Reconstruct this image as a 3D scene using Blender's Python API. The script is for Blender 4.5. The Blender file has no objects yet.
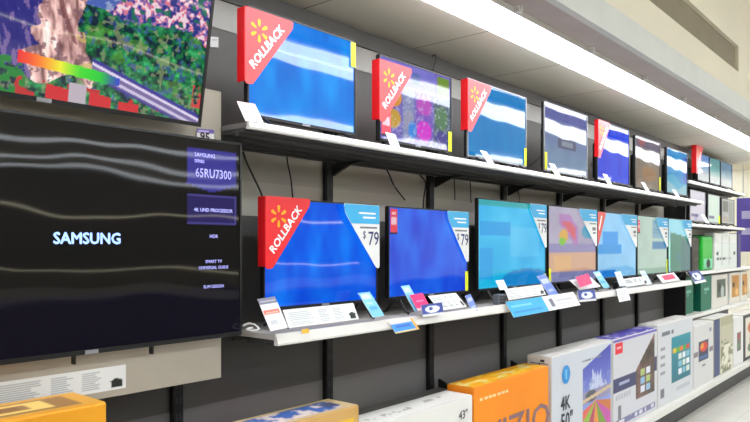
import bpy, bmesh, math, random
import numpy as np
from mathutils import Vector, Matrix

# ------------------------------------------------------------------ basics
C = bpy.context.scene.collection
CX, HY, F = 375.0, 246.0, 680.0           # picture centre, horizon row, focal length in pixels
_a = 955.0 - CX
_n = math.hypot(_a, F)
CC, SS = _a / _n, F / _n
CAMZ = 1.6


def ratio(px):
    k = (px - CX) / F
    return (SS + k * CC) / (CC - k * SS)


def P(px, py, Y):
    """point of the vertical plane Y (metres into the wall) seen at a photo position"""
    t = ratio(px)
    d = (SS * t + CC) * Y
    return Vector((t * Y, Y, CAMZ + (HY - py) / F * d))


def PX(px, Y):
    return ratio(px) * Y


def lin(c):
    c = np.asarray(c, dtype=float) / 255.0
    return np.where(c <= 0.04045, c / 12.92, ((c + 0.055) / 1.055) ** 2.4)


# ------------------------------------------------------------------ materials
MATS = {}


def mat(name, rgb, rough=0.5, metal=0.0, var=0.06, scale=6.0, bump=0.0, spec=0.5):
    if name in MATS:
        return MATS[name]
    m = bpy.data.materials.new(name)
    m.use_nodes = True
    nt = m.node_tree
    b = nt.nodes['Principled BSDF']
    b.inputs['Roughness'].default_value = rough
    b.inputs['Metallic'].default_value = metal
    b.inputs['Specular IOR Level'].default_value = spec
    l = lin(rgb)
    tc = nt.nodes.new('ShaderNodeTexCoord')
    no = nt.nodes.new('ShaderNodeTexNoise')
    no.inputs['Scale'].default_value = scale
    no.inputs['Detail'].default_value = 3
    nt.links.new(tc.outputs['Object'], no.inputs['Vector'])
    ra = nt.nodes.new('ShaderNodeValToRGB')
    ra.color_ramp.elements[0].position = 0.3
    ra.color_ramp.elements[1].position = 0.7
    ra.color_ramp.elements[0].color = (*[max(0, x * (1 - var)) for x in l], 1)
    ra.color_ramp.elements[1].color = (*[min(1, x * (1 + var)) for x in l], 1)
    nt.links.new(no.outputs['Fac'], ra.inputs['Fac'])
    nt.links.new(ra.outputs['Color'], b.inputs['Base Color'])
    if bump:
        bu = nt.nodes.new('ShaderNodeBump')
        bu.inputs['Strength'].default_value = bump
        bu.inputs['Distance'].default_value = 0.004
        nt.links.new(no.outputs['Fac'], bu.inputs['Height'])
        nt.links.new(bu.outputs['Normal'], b.inputs['Normal'])
    MATS[name] = m
    return m


def emit_mat(name, rgb, strength):
    m = mat(name, rgb, 0.4)
    b = m.node_tree.nodes['Principled BSDF']
    b.inputs['Emission Color'].default_value = (*lin(rgb), 1)
    b.inputs['Emission Strength'].default_value = strength
    return m


def attr_mat(name, emission, rough, spec=0.5, warp=0.006):
    m = bpy.data.materials.new(name)
    m.use_nodes = True
    nt = m.node_tree
    b = nt.nodes['Principled BSDF']
    at = nt.nodes.new('ShaderNodeVertexColor')
    at.layer_name = 'Col'
    b.inputs['Roughness'].default_value = rough
    b.inputs['Specular IOR Level'].default_value = spec
    if emission:
        b.inputs['Base Color'].default_value = (0.004, 0.004, 0.005, 1)
        nt.links.new(at.outputs['Color'], b.inputs['Emission Color'])
        b.inputs['Emission Strength'].default_value = emission
        tc = nt.nodes.new('ShaderNodeTexCoord')
        no = nt.nodes.new('ShaderNodeTexNoise')
        no.inputs['Scale'].default_value = 2.6
        no.inputs['Detail'].default_value = 0.5
        bu = nt.nodes.new('ShaderNodeBump')
        bu.inputs['Strength'].default_value = 1.0
        bu.inputs['Distance'].default_value = warp
        nt.links.new(tc.outputs['Object'], no.inputs['Vector'])
        nt.links.new(no.outputs['Fac'], bu.inputs['Height'])
        nt.links.new(bu.outputs['Normal'], b.inputs['Normal'])
    else:
        nt.links.new(at.outputs['Color'], b.inputs['Base Color'])
    return m


SCREEN = attr_mat('lit_screen', 0.95, 0.03, 0.6, .0035)
DARKSCREEN = attr_mat('dark_glossy_screen', 0.9, 0.03, 0.26, .004)
PRINT = attr_mat('printed_card', 0, 0.45, 0.4)

BLACK = mat('black_plastic', (16, 16, 18), 0.35)
BLACKSTEEL = mat('black_steel', (14, 14, 15), 0.5)
DGREY = mat('dark_grey_plastic', (48, 48, 50), 0.5)
SILVER = mat('silver_plastic', (150, 152, 156), 0.35, 0.4)
WHITE = mat('white_card', (238, 238, 236), 0.5, var=0.02)
STEELWHITE = mat('white_painted_steel', (226, 224, 218), 0.4, var=0.03)
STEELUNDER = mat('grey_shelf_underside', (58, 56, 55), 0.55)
RED = mat('red_plastic_sign', (238, 24, 34), 0.35, var=0.03)
REDPINK = mat('glare_red_sign_face', (238, 74, 78), 0.3, var=0.03)  # paler red stands in for ceiling-light glare on the upper sign faces
REDFACE = mat('red_sign_face', (240, 40, 48), 0.3, var=0.03)
YELLOW = mat('yellow_ink', (255, 176, 20), 0.5)
WHITEINK = mat('white_ink', (250, 250, 250), 0.5, var=0.01)
BLUEHEAD = mat('sky_blue_print', (60, 180, 235), 0.4, var=0.03)
NAVY = mat('navy_ink', (40, 52, 110), 0.5)
GREYINK = mat('grey_ink', (120, 122, 128), 0.5)
STICKER = mat('yellow_green_sticker', (226, 232, 20), 0.5)
BOARD = mat('taupe_board', (176, 168, 152), 0.6, var=0.04)


# ------------------------------------------------------------------ mesh helpers
def obj(name, bm, m, parent=None, loc=(0, 0, 0), smooth=False):
    me = bpy.data.meshes.new(name)
    bmesh.ops.recalc_face_normals(bm, faces=bm.faces)
    bm.to_mesh(me)
    bm.free()
    if smooth:
        for p in me.polygons:
            p.use_smooth = True
    o = bpy.data.objects.new(name, me)
    if m is not None:
        me.materials.append(m)
    C.objects.link(o)
    o.location = loc
    if parent is not None:
        o.parent = parent
    return o


def tag(o, label, cat, group=None, kind=None):
    o['label'] = label
    o['category'] = cat
    if group:
        o['group'] = group
    if kind:
        o['kind'] = kind
    return o


def thing(name, label, cat, loc=(0, 0, 0), group=None, rot=(0, 0, 0)):
    o = bpy.data.objects.new(name, None)
    o.empty_display_size = 0.05
    C.objects.link(o)
    o.location = loc
    o.rotation_euler = rot
    return tag(o, label, cat, group)


def struct(name, bm, m):
    o = obj(name, bm, m)
    o['kind'] = 'structure'
    return o


def box(bm, x0, x1, y0, y1, z0, z1, bev=0.0, seg=2):
    r = bmesh.ops.create_cube(bm, size=1.0)
    vs = r['verts']
    for v in vs:
        v.co = Vector((x0 + (v.co.x + .5) * (x1 - x0), y0 + (v.co.y + .5) * (y1 - y0), z0 + (v.co.z + .5) * (z1 - z0)))
    if bev > 0:
        es = set(e for v in vs for e in v.link_edges)
        bmesh.ops.bevel(bm, geom=list(es), offset=bev, segments=seg, profile=0.5, affect='EDGES')
    return bm


def prism(bm, pts, axis, a, b):
    """extrude a polygon; axis 'x': pts are (y,z); 'y': pts are (x,z)"""
    def mk(p, q):
        return Vector((q, p[0], p[1])) if axis == 'x' else (Vector((p[0], q, p[1])) if axis == 'y' else Vector((p[0], p[1], q)))
    A = [bm.verts.new(mk(p, a)) for p in pts]
    B = [bm.verts.new(mk(p, b)) for p in pts]
    bm.faces.new(A)
    bm.faces.new(B[::-1])
    n = len(pts)
    for i in range(n):
        bm.faces.new((A[i], B[i], B[(i + 1) % n], A[(i + 1) % n]))
    return bm


def tube(bm, pts, r, sides=8):
    rings = []
    for i, p in enumerate(pts):
        p = Vector(p)
        d = (Vector(pts[min(i + 1, len(pts) - 1)]) - Vector(pts[max(i - 1, 0)])).normalized()
        u = d.orthogonal().normalized()
        w = d.cross(u)
        rings.append([bm.verts.new(p + r * (math.cos(q) * u + math.sin(q) * w)) for q in [2 * math.pi * k / sides for k in range(sides)]])
    for a, b in zip(rings, rings[1:]):
        for k in range(sides):
            bm.faces.new((a[k], a[(k + 1) % sides], b[(k + 1) % sides], b[k]))
    bm.faces.new(rings[0])
    bm.faces.new(rings[-1][::-1])
    return bm


def smooth_path(pts, n=8):
    pts = [Vector(p) for p in pts]
    out = []
    for i in range(len(pts) - 1):
        p0, p1, p2, p3 = pts[max(i - 1, 0)], pts[i], pts[i + 1], pts[min(i + 2, len(pts) - 1)]
        for k in range(n):
            t = k / n
            out.append(0.5 * ((2 * p1) + (-p0 + p2) * t + (2 * p0 - 5 * p1 + 4 * p2 - p3) * t * t + (-p0 + 3 * p1 - 3 * p2 + p3) * t ** 3))
    out.append(pts[-1])
    return out


def art(name, painter, o, ux, uz, nx, nz, m, parent, colors=None):
    """a flat printed / lit surface: a grid of coloured points spanning o, o+ux, o+uz"""
    o, ux, uz = Vector(o), Vector(ux), Vector(uz)
    U, V = np.meshgrid(np.linspace(0, 1, nx + 1), np.linspace(0, 1, nz + 1))
    rgb = np.clip(painter(U, V), 0, 255)
    pts = np.array(o)[None, None, :] + U[..., None] * np.array(ux) + V[..., None] * np.array(uz)
    me = bpy.data.meshes.new(name)
    w = nx + 1
    idx = np.arange(w * (nz + 1)).reshape(nz + 1, w)
    faces = np.stack([idx[:-1, :-1], idx[:-1, 1:], idx[1:, 1:], idx[1:, :-1]], -1).reshape(-1, 4)
    me.from_pydata(pts.reshape(-1, 3).tolist(), [], faces.tolist())
    at = me.color_attributes.new('Col', 'FLOAT_COLOR', 'POINT')
    col = np.ones((w * (nz + 1), 4))
    col[:, :3] = lin(rgb.reshape(-1, 3))
    at.data.foreach_set('color', col.ravel())
    me.materials.append(m)
    ob = bpy.data.objects.new(name, me)
    C.objects.link(ob)
    ob.parent = parent
    return ob


def text(name, s, o, right, up, size, m, parent, bold=0.0, align='LEFT', sx=1.0):
    """flat lettering lying on a plane given by its right and up directions"""
    cu = bpy.data.curves.new(name, 'FONT')
    cu.body = s
    cu.size = size
    cu.align_x = align
    cu.resolution_u = 2
    tmp = bpy.data.objects.new(name + '_source', cu)
    C.objects.link(tmp)
    dg = bpy.context.evaluated_depsgraph_get()
    dg.update()
    me = bpy.data.meshes.new_from_object(tmp.evaluated_get(dg))
    bpy.data.objects.remove(tmp)
    bpy.data.curves.remove(cu)
    r, u = Vector(right).normalized(), Vector(up).normalized()
    n = r.cross(u)
    M = Matrix(((r.x * sx, u.x, n.x, o[0]), (r.y * sx, u.y, n.y, o[1]), (r.z * sx, u.z, n.z, o[2]), (0, 0, 0, 1)))
    if bold > 0:
        bmt = bmesh.new()
        for dx, dy in ((0, 0), (1, 0), (-1, 0), (0, 1), (0, -1)):
            m2 = me.copy()
            m2.transform(Matrix.Translation((dx * bold, dy * bold, 0.00005 * (dx + 2 * dy))))
            bmt.from_mesh(m2)
            bpy.data.meshes.remove(m2)
        bmt.to_mesh(me)
        bmt.free()
    me.transform(M)
    me.materials.clear()
    me.materials.append(m)
    ob = bpy.data.objects.new(name, me)
    C.objects.link(ob)
    ob.parent = parent
    return ob


# ------------------------------------------------------------------ painting helpers (pictures shown by screens and cartons)
RS = np.random.RandomState(4)


def noise(U, V, fu, fv, seed, octaves=1):
    U, V = np.clip(U + .56, 0, 2.2) if U.min() < -.01 else U, V
    if U.max() > 1.01:
        U, V, fu, fv = U / 2.2, V / 1.6, fu * 2.2, fv * 1.6
    tot, amp, s = 0, 1.0, 0
    for k in range(octaves):
        rs = np.random.RandomState(seed + 17 * k)
        a, b = int(fu * 2 ** k) + 2, int(fv * 2 ** k) + 2
        g = rs.rand(b + 1, a + 1)
        x, y = U * fu * 2 ** k, V * fv * 2 ** k
        i, j = np.clip(x.astype(int), 0, a - 1), np.clip(y.astype(int), 0, b - 1)
        fx, fy = x - i, y - j
        fx, fy = fx * fx * (3 - 2 * fx), fy * fy * (3 - 2 * fy)
        v = (g[j, i] * (1 - fx) + g[j, i + 1] * fx) * (1 - fy) + (g[j + 1, i] * (1 - fx) + g[j + 1, i + 1] * fx) * fy
        tot = tot + amp * v
        s += amp
        amp *= .55
    return tot / s


def full(U, c):
    return np.ones(U.shape + (3,)) * np.array(c, float)


def put(img, mask, c, a=1.0):
    m = (np.asarray(mask).astype(float) * a)[..., None]
    img[:] = img * (1 - m) + np.asarray(c, float) * m
    return img


def rect(U, V, u0, u1, v0, v1):
    return (U >= u0) & (U <= u1) & (V >= v0) & (V <= v1)


def disc(U, V, u, v, ru, rv):
    return ((U - u) / ru) ** 2 + ((V - v) / rv) ** 2 <= 1


def blue_screen(base, seed, contrast=1.0):
    def f(U, V):
        b = np.array(base, float)
        n = noise(U, V, 10, 2.5, seed, 2) - .5
        n2 = noise(U, V, 3, 2, seed + 5, 2) - .5
        img = b + (n[..., None] * np.array([10, 60, 28]) + n2[..., None] * np.array([24, 46, 34])) * contrast
        return img
    return f


def p_tiles(U, V):
    """rows of small colourful pictures on lavender"""
    img = full(U, (108, 96, 186)) + 60 * (noise(U, V, 12, 10, 3, 3)[..., None] - .5)
    for u0, u1, c in ((.0, .12, (92, 72, 160)), (.30, .46, (134, 146, 186)), (.48, .70, (126, 84, 190)), (.74, 1.0, (70, 96, 104))):
        put(img, rect(U, V, u0, u1, .05, .70), c, .85)
    put(img, disc(U, V, .19, .55, .09, .12), (226, 150, 40), .9)
    put(img, disc(U, V, .17, .28, .10, .12), (206, 160, 40), .9)
    put(img, disc(U, V, .38, .30, .07, .13), (150, 150, 176), .9)
    put(img, disc(U, V, .43, .18, .06, .11), (40, 130, 226), .9)
    put(img, disc(U, V, .60, .52, .11, .12), (190, 70, 190), .9)
    put(img, disc(U, V, .60, .20, .11, .13), (214, 40, 206), .95)
    put(img, disc(U, V, .86, .42, .10, .16), (86, 130, 90), .9)
    put(img, disc(U, V, .86, .14, .10, .10), (70, 60, 150), .9)
    put(img, rect(U, V, 0, .75, .72, 1), (122, 120, 206), .8)
    put(img, disc(U, V, .48, .85, .06, .08), (84, 110, 170), .8)
    put(img, rect(U, V, .80, .98, .70, .98), (110, 150, 30), .9)
    put(img, (noise(U, V, 40, 30, 8, 2) > .66) & (V < .7), (196, 200, 220), .5)
    return img


def p_lavender(U, V):
    top, bot = np.array([88, 92, 156.]), np.array([112, 138, 172.])
    img = bot + (top - bot) * np.clip(V[..., None] * 1.5 - .4, 0, 1)
    put(img, rect(U, V, .3, .72, .38, .52), (82, 88, 120))
    put(img, rect(U, V, .36, .44, .52, .6), (96, 112, 150))
    put(img, rect(U, V, .6, .66, .52, .62), (96, 112, 150))
    put(img, rect(U, V, .38, .66, .42, .48), (130, 140, 160))
    return img + 14 * (noise(U, V, 6, 6, 2)[..., None] - .5)


def p_brown(U, V):
    img = full(U, (118, 106, 98)) + 50 * (noise(U, V, 5, 4, 31, 2)[..., None] - .5)
    put(img, rect(U, V, 0, 1, .78, 1), (104, 96, 116))
    put(img, disc(U, V, .25, .95, .14, .12), (170, 90, 90), .8)
    put(img, disc(U, V, .55, .3, .3, .16), (150, 108, 74), .8)
    return img


def p_wave(U, V):
    img = full(U, (0, 138, 205)) + 30 * (noise(U, V, 4, 4, 12, 2)[..., None] - .5)
    put(img, V < .34 + .1 * np.sin(U * 6), (44, 160, 200))
    put(img, V < .18 + .06 * np.sin(U * 7 + 1), (120, 176, 196))
    put(img, rect(U, V, .82, 1, .3, .9), (70, 80, 190), .7)
    return img


def p_sky(seed, bias):
    def f(U, V):
        img = full(U, (40, 186, 240)) + (noise(U, V, 4, 3, seed, 2)[..., None] - .5) * np.array([110, 50, 24.])
        put(img, V < .2, (0, 178, 224), .7)
        put(img, rect(U, V, .02, .45, .6, .75), (0, 150, 228), .8)
        put(img, rect(U, V, .02, .2, .1, .45), (0, 150, 228), .7)
        put(img, V > .93, (0, 150, 130), .6)
        put(img, disc(U, V, .7, .08, .38, .12), (0, 120, 200), .8)
        put(img, rect(U, V, .45, .9, .35, .7), (110, 200, 245), bias)
        return img
    return f


def p_bird(U, V):
    img = full(U, (166, 160, 186)) + 30 * (noise(U, V, 5, 5, 21, 2)[..., None] - .5)
    put(img, rect(U, V, 0, 1, .0, .14), (120, 124, 170))
    put(img, rect(U, V, 0, 1, .14, .38), (205, 164, 140))
    put(img, rect(U, V, .1, .45, .16, .34), (222, 176, 120), .7)
    put(img, rect(U, V, 0, 1, .4, .5), (140, 134, 182))
    d = np.abs((V - .78) + .9 * (U - .38))
    put(img, (d < .16) & rect(U, V, .2, .6, .5, .9), (176, 96, 186), .6)
    put(img, (d < .09) & rect(U, V, .2, .55, .52, .82), (214, 80, 90), .8)
    put(img, disc(U, V, .3, .62, .09, .09), (222, 166, 60), .85)
    put(img, disc(U, V, .27, .54, .06, .06), (120, 190, 60))
    put(img, disc(U, V, .82, .68, .14, .1), (40, 150, 186), .8)
    return img


def p_blocks(U, V):
    img = full(U, (132, 196, 240)) + 24 * (noise(U, V, 4, 4, 9, 2)[..., None] - .5)
    put(img, rect(U, V, .12, .5, .52, .72), (20, 150, 232))
    put(img, rect(U, V, .02, .6, .36, .5), (0, 146, 226))
    put(img, rect(U, V, .0, .45, .0, .12), (20, 120, 210))
    return img


def p_pale(U, V):
    img = full(U, (168, 196, 186)) + 18 * (noise(U, V, 4, 4, 14, 2)[..., None] - .5)
    put(img, rect(U, V, .48, .96, .62, .96), (110, 160, 184))
    for k in range(5):
        put(img, rect(U, V, .52, .9, .64 + k * .065, .665 + k * .065), (80, 140, 170))
    put(img, rect(U, V, .48, .98, .42, .56), (10, 116, 172))
    put(img, V < .1, (90, 140, 120), .5)
    return img


def p_teal(U, V):
    img = full(U, (130, 206, 226))
    put(img, rect(U, V, .0, .2, .1, .6), (150, 226, 214))
    put(img, (U > .08) & (V < .74 - .12 * (U - .2)), (0, 116, 104))
    put(img, (U > .55) & (V < .6), (0, 90, 112), .7)
    put(img, rect(U, V, .4, .56, .2, .32), (0, 110, 130))
    return img


def p_flat(c, seed, amp=24):
    def f(U, V):
        return full(U, c) + amp * (noise(U, V, 4, 5, seed, 2)[..., None] - .5)
    return f


def p_far(top, bottom, seed):
    def f(U, V):
        img = np.array(bottom, float) + (np.array(top, float) - np.array(bottom, float)) * np.clip((V[..., None] - .25) * 2, 0, 1)
        return img + 22 * (noise(U, V, 4, 4, seed)[..., None] - .5)
    return f


def p_cliff(U, V):
    """aerial view: a bare rock on one side, wooded hills, roofs and a road"""
    U, V = np.clip((U - .36) / .64, -.5, 1), np.clip(V / .68, 0, 1.45)
    n1 = noise(U, V, 34, 22, 41, 3)
    n2 = noise(U, V, 10, 8, 77, 3)
    n3 = noise(U, V, 60, 40, 12, 2)
    img = np.array([16, 104, 62.]) + (n1[..., None] - .5) * np.array([130, 230, 120.]) + (n3[..., None] - .5) * np.array([60, 90, 60.])
    put(img, n1 < .38, (10, 30, 58), .8)
    put(img, n2 > .62, (110, 160, 50), .5)
    put(img, (noise(U, V, 40, 26, 5, 2) > .66), (150, 156, 110), .7)
    put(img, (noise(U, V, 44, 26, 55, 2) > .68), (60, 84, 170), .6)
    # town
    edge = .74 + .06 * np.sin(U * 9) - .30 * (U - .5)
    town = (V > edge + .08 * (n2 - .5)) & (U > .44)
    nt = noise(U, V, 50, 32, 15, 2)
    put(img, town, (128, 104, 176))
    put(img, town & (nt > .54), (226, 120, 140))
    put(img, town & (nt > .64), (240, 214, 226))
    put(img, town & (nt < .42), (44, 52, 130))
    put(img, town & (noise(U, V, 30, 20, 66, 2) > .64), (30, 110, 90), .9)
    # lake
    lake = (V > .70) & (U > .34) & (V > .72 + 2.2 * (U - .49)) & (V < .86 + 2.4 * (U - .36))
    put(img, lake, (74, 100, 180))
    put(img, lake & (n1 > .5), (150, 166, 200), .9)
    # rock
    e = .40 - .03 * (V > .5) + .03 * np.sin(V * 9) + .03 * (n2 - .5)
    rock = (U < e) & (V > .14 + .05 * np.sin(U * 24))
    st = noise(U + .10 * V, V, 46, 8, 23, 3)
    rc = np.array([206, 160, 156.]) + (st[..., None] - .5) * np.array([300, 280, 260.])
    img[:] = np.where(rock[..., None], rc, img)
    put(img, rock & (n1 < .36), (120, 84, 96), .7)
    shade = rock & (U < .08 + .16 * noise(U, V, 6, 7, 61, 3) + .10 * (V - .3) * (U < .3))
    put(img, shade, (34, 36, 128), .9)
    put(img, shade & (st > .60), (150, 120, 170), .7)
    put(img, rock & (np.abs(U - .30 - .05 * np.sin(V * 6)) < .012) & (n2 > .4), (120, 70, 70), .7)
    put(img, (U < .02) & (V > .85), (214, 120, 110))
    put(img, (U < .025) & (V < .85) & (V > .72), (40, 160, 90))
    put(img, rock & (U > .30) & (V < .5) & (n2 > .55), (214, 190, 110), .7)
    # foot of the rock: bushes and roofs
    put(img, (V < .24) & (U < .14) & (n1 > .42), (26, 130, 50))
    put(img, (V < .12) & (noise(U, V, 22, 8, 33, 2) > .72), (190, 40, 44))
    put(img, rect(U, V, .225, .325, .0, .10 - .15 * (U - .225)) | rect(U, V, .42, .52, .0, .10 - .25 * (U - .42)) | rect(U, V, .56, .66, .0, .06), (210, 36, 46))
    put(img, rect(U, V, .325, .40, .0, .14), (190, 178, 190))
    # road
    r = V - (.27 - .48 * (U - .42))
    ra_ = np.abs(r)
    on = (U > .42)
    put(img, (ra_ < .055) & on, (120, 104, 160))
    put(img, (np.abs(r - .03) < .010) & on, (226, 216, 244))
    put(img, (np.abs(r + .025) < .012) & on, (206, 196, 226))
    put(img, (np.abs(r - .058) < .012) & on, (50, 44, 150))
    put(img, (np.abs(r + .055) < .012) & on, (70, 56, 150), .8)
    put(img, rect(U, V, .95, 1, .12, .30) & (n1 > .42), (206, 60, 60))
    # colour bar
    vb = .25 - .10 * (U - .1)
    bar = (np.abs(V - vb) < .04) & (U > .1) & (U < .50)
    bar |= (np.abs(V - vb) < .03) & (U > .50) & (U < .555)
    stops = np.array([[240, 30, 40], [255, 130, 40], [244, 240, 50], [60, 220, 40], [20, 205, 50], [40, 60, 210]], float)
    q = np.clip((U - .1) / .45, 0, 1) * 5
    i = np.clip(q.astype(int), 0, 4)
    fr = (q - i)[..., None]
    img[:] = np.where(bar[..., None], stops[i] * (1 - fr) + stops[i + 1] * fr, img)
    return img


def p_dark(U, V):
    img = full(U, (20, 19, 16))
    put(img, V < .25, (12, 8, 24), .8)  # dark purple reflection low on the screen, put into its colour
    # purple feature tags
    tagm = rect(U, V, .80, .985, .775, .955) | ((V > .735) & (V <= .775) & (np.abs(U - .8925) < (V - .735) / .04 * .0925))
    put(img, tagm, (58, 54, 150))
    b = rect(U, V, .80, .985, .575, .72)
    put(img, b, (82, 74, 150))
    put(img, rect(U, V, .805, .98, .583, .712), (44, 38, 96))
    return img


def p_strip(seed, rows=7, house=True, bg=(236, 238, 236)):
    """white information strip with columns of fine print"""
    def f(U, V):
        img = full(U, bg)
        rs = np.random.RandomState(seed)
        for (a, b) in ((.05, .38), (.44, .60), (.66, .82)):
            for k in range(rows):
                v = .14 + k * .76 / rows
                e = b - rs.rand() * .08
                put(img, rect(U, V, a, e, v, v + .35 / rows), (176, 182, 184))
        if house:
            put(img, rect(U, V, .88, .97, .1, .34) | ((V >= .34) & (V < .5) & (np.abs(U - .925) < (.5 - V) * .4)), (30, 34, 34))
        return img
    return f


def p_card(bg, head=None, mid=None, block=None, lines=True, seed=1):
    def f(U, V):
        img = full(U, bg)
        if head is not None:
            put(img, V > .78, head)
        if mid is not None:
            put(img, rect(U, V, .05, .95, .48, .64), mid)
        if block is not None:
            put(img, rect(U, V, .3, .7, .12, .36), block)
        if lines:
            for k in range(3):
                put(img, rect(U, V, .12, .85, .66 + .04 * k, .68 + .04 * k), np.array(bg) * .7, .6)
        return img
    return f


# ------------------------------------------------------------------ setting
def tile_floor_mat():
    m = bpy.data.materials.new('polished_vinyl_tiles')
    m.use_nodes = True
    nt = m.node_tree
    b = nt.nodes['Principled BSDF']
    b.inputs['Roughness'].default_value = 0.22
    tc = nt.nodes.new('ShaderNodeTexCoord')
    br = nt.nodes.new('ShaderNodeTexBrick')
    br.offset = 0
    br.inputs['Scale'].default_value = 1.0
    br.inputs['Brick Width'].default_value = .305
    br.inputs['Row Height'].default_value = .305
    br.inputs['Mortar Size'].default_value = .0025
    br.inputs['Color1'].default_value = (*lin((222, 220, 212)), 1)
    br.inputs['Color2'].default_value = (*lin((214, 212, 204)), 1)
    br.inputs['Mortar'].default_value = (*lin((190, 188, 180)), 1)
    nt.links.new(tc.outputs['Object'], br.inputs['Vector'])
    nt.links.new(br.outputs['Color'], b.inputs['Base Color'])
    return m


def seam_mat(name, rgb, seam, pitch, width, rough=0.6):
    """painted panels with narrow joints every pitch metres along the aisle"""
    m = bpy.data.materials.new(name)
    m.use_nodes = True
    nt = m.node_tree
    b = nt.nodes['Principled BSDF']
    b.inputs['Roughness'].default_value = rough
    tc = nt.nodes.new('ShaderNodeTexCoord')
    br = nt.nodes.new('ShaderNodeTexBrick')
    br.offset = 0
    br.inputs['Scale'].default_value = 1.0
    br.inputs['Brick Width'].default_value = pitch
    br.inputs['Row Height'].default_value = 50
    br.inputs['Mortar Size'].default_value = width
    l = lin(rgb)
    br.inputs['Color1'].default_value = (*l, 1)
    br.inputs['Color2'].default_value = (*(l * .93), 1)
    br.inputs['Mortar'].default_value = (*lin(seam), 1)
    mp = nt.nodes.new('ShaderNodeMapping')
    mp.inputs['Location'].default_value = (0.35, 25, 0)
    nt.links.new(tc.outputs['Object'], mp.inputs['Vector'])
    nt.links.new(mp.outputs['Vector'], br.inputs['Vector'])
    nt.links.new(br.outputs['Color'], b.inputs['Base Color'])
    return m


def band_mat(name, bands, rough=.6):
    """colour by height (object Z): list of (z, rgb) constant steps"""
    m = bpy.data.materials.new(name)
    m.use_nodes = True
    nt = m.node_tree
    b = nt.nodes['Principled BSDF']
    b.inputs['Roughness'].default_value = rough
    tc = nt.nodes.new('ShaderNodeTexCoord')
    sp = nt.nodes.new('ShaderNodeSeparateXYZ')
    mr = nt.nodes.new('ShaderNodeMapRange')
    mr.inputs['From Min'].default_value = 0
    mr.inputs['From Max'].default_value = 5
    ra = nt.nodes.new('ShaderNodeValToRGB')
    ra.color_ramp.interpolation = 'CONSTANT'
    els = ra.color_ramp.elements
    els[0].position = bands[0][0] / 5
    els[0].color = (*lin(bands[0][1]), 1)
    els[1].position = bands[1][0] / 5
    els[1].color = (*lin(bands[1][1]), 1)
    for z, c in bands[2:]:
        e = els.new(z / 5)
        e.color = (*lin(c), 1)
    no = nt.nodes.new('ShaderNodeTexNoise')
    no.inputs['Scale'].default_value = 1.3
    mx = nt.nodes.new('ShaderNodeMixRGB')
    mx.blend_type = 'MULTIPLY'
    mx.inputs['Fac'].default_value = .25
    nt.links.new(tc.outputs['Object'], sp.inputs[0])
    nt.links.new(tc.outputs['Object'], no.inputs['Vector'])
    nt.links.new(sp.outputs['Z'], mr.inputs['Value'])
    nt.links.new(mr.outputs['Result'], ra.inputs['Fac'])
    nt.links.new(ra.outputs['Color'], mx.inputs[1])
    nt.links.new(no.outputs['Color'], mx.inputs[2])
    nt.links.new(mx.outputs['Color'], b.inputs['Base Color'])
    return m


Z = lambda z: CAMZ + z
WALLY = 2.45
XEND = 10.6
XL, XR, YF, YB, ZC = -7.0, 26.0, -20.0, 8.0, 4.2

bm = bmesh.new(); box(bm, XL, XR, YF, YB, -.1, 0); struct('floor', bm, tile_floor_mat())
bm = bmesh.new(); box(bm, XL, XR, YF, YB, ZC, ZC + .1)
struct('ceiling', bm, mat('ceiling_cream', (214, 206, 186), .8, var=.03))
cream = mat('cream_paint', (228, 222, 204), .8, var=.03, scale=1.5)
bm = bmesh.new(); box(bm, XR, XR + .1, YF, YB, 0, ZC); struct('wall_right', bm, cream)
bm = bmesh.new(); box(bm, XL - .1, XL, YF, YB, 0, ZC); struct('wall_left', bm, cream)
bm = bmesh.new(); box(bm, XL, XR, YB, YB + .1, 0, ZC); struct('wall_rear', bm, cream)
bm = bmesh.new(); box(bm, XL, XR, YF - .1, YF, 0, ZC)
struct('wall_front', bm, band_mat('far_store_wall', [(0, (120, 112, 84)), (.62, (70, 64, 52)), (1.5, (84, 80, 66)), (2.2, (90, 84, 66)), (2.8, (104, 98, 80))], .8))

# added low dark block and glowing strips, out of view, shaping the screen reflections
bm = bmesh.new(); box(bm, -5, 20, -3.3, -2.9, 0, .98, .02); struct('reflection_block', bm, mat('dark_reflection_block', (42, 34, 52), .6))
REFLECTGLOW = emit_mat('reflection_strip_glow', (255, 246, 214), 5.0)
for zz, hh in ((.64, .06), (2.9, .10)):
    bm = bmesh.new(); box(bm, -4, 24, YF, YF + .06, zz, zz + hh, .01); struct('reflection_strip', bm, REFLECTGLOW)

# gondola back panel, with the panels' joints and the paler panel behind the lower televisions
bm = bmesh.new(); box(bm, XL, XEND, WALLY, WALLY + .06, 0, Z(.95))
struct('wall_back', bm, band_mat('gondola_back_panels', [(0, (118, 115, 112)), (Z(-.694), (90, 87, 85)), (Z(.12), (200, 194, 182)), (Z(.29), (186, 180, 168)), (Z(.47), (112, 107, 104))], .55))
bm = bmesh.new(); box(bm, XL, XEND, WALLY - .004, WALLY + .06, Z(.95), Z(1.075)); struct('trim_1', bm, mat('pale_grey_trim', (196, 194, 188), .5))
bm = bmesh.new(); box(bm, XL, XEND, WALLY - .02, WALLY + .06, Z(1.075), Z(1.16)); struct('trim_2', bm, mat('shaded_cove_grey', (110, 108, 106), .6))  # shade of the canopy's back cove, put into a dark grey strip

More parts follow.
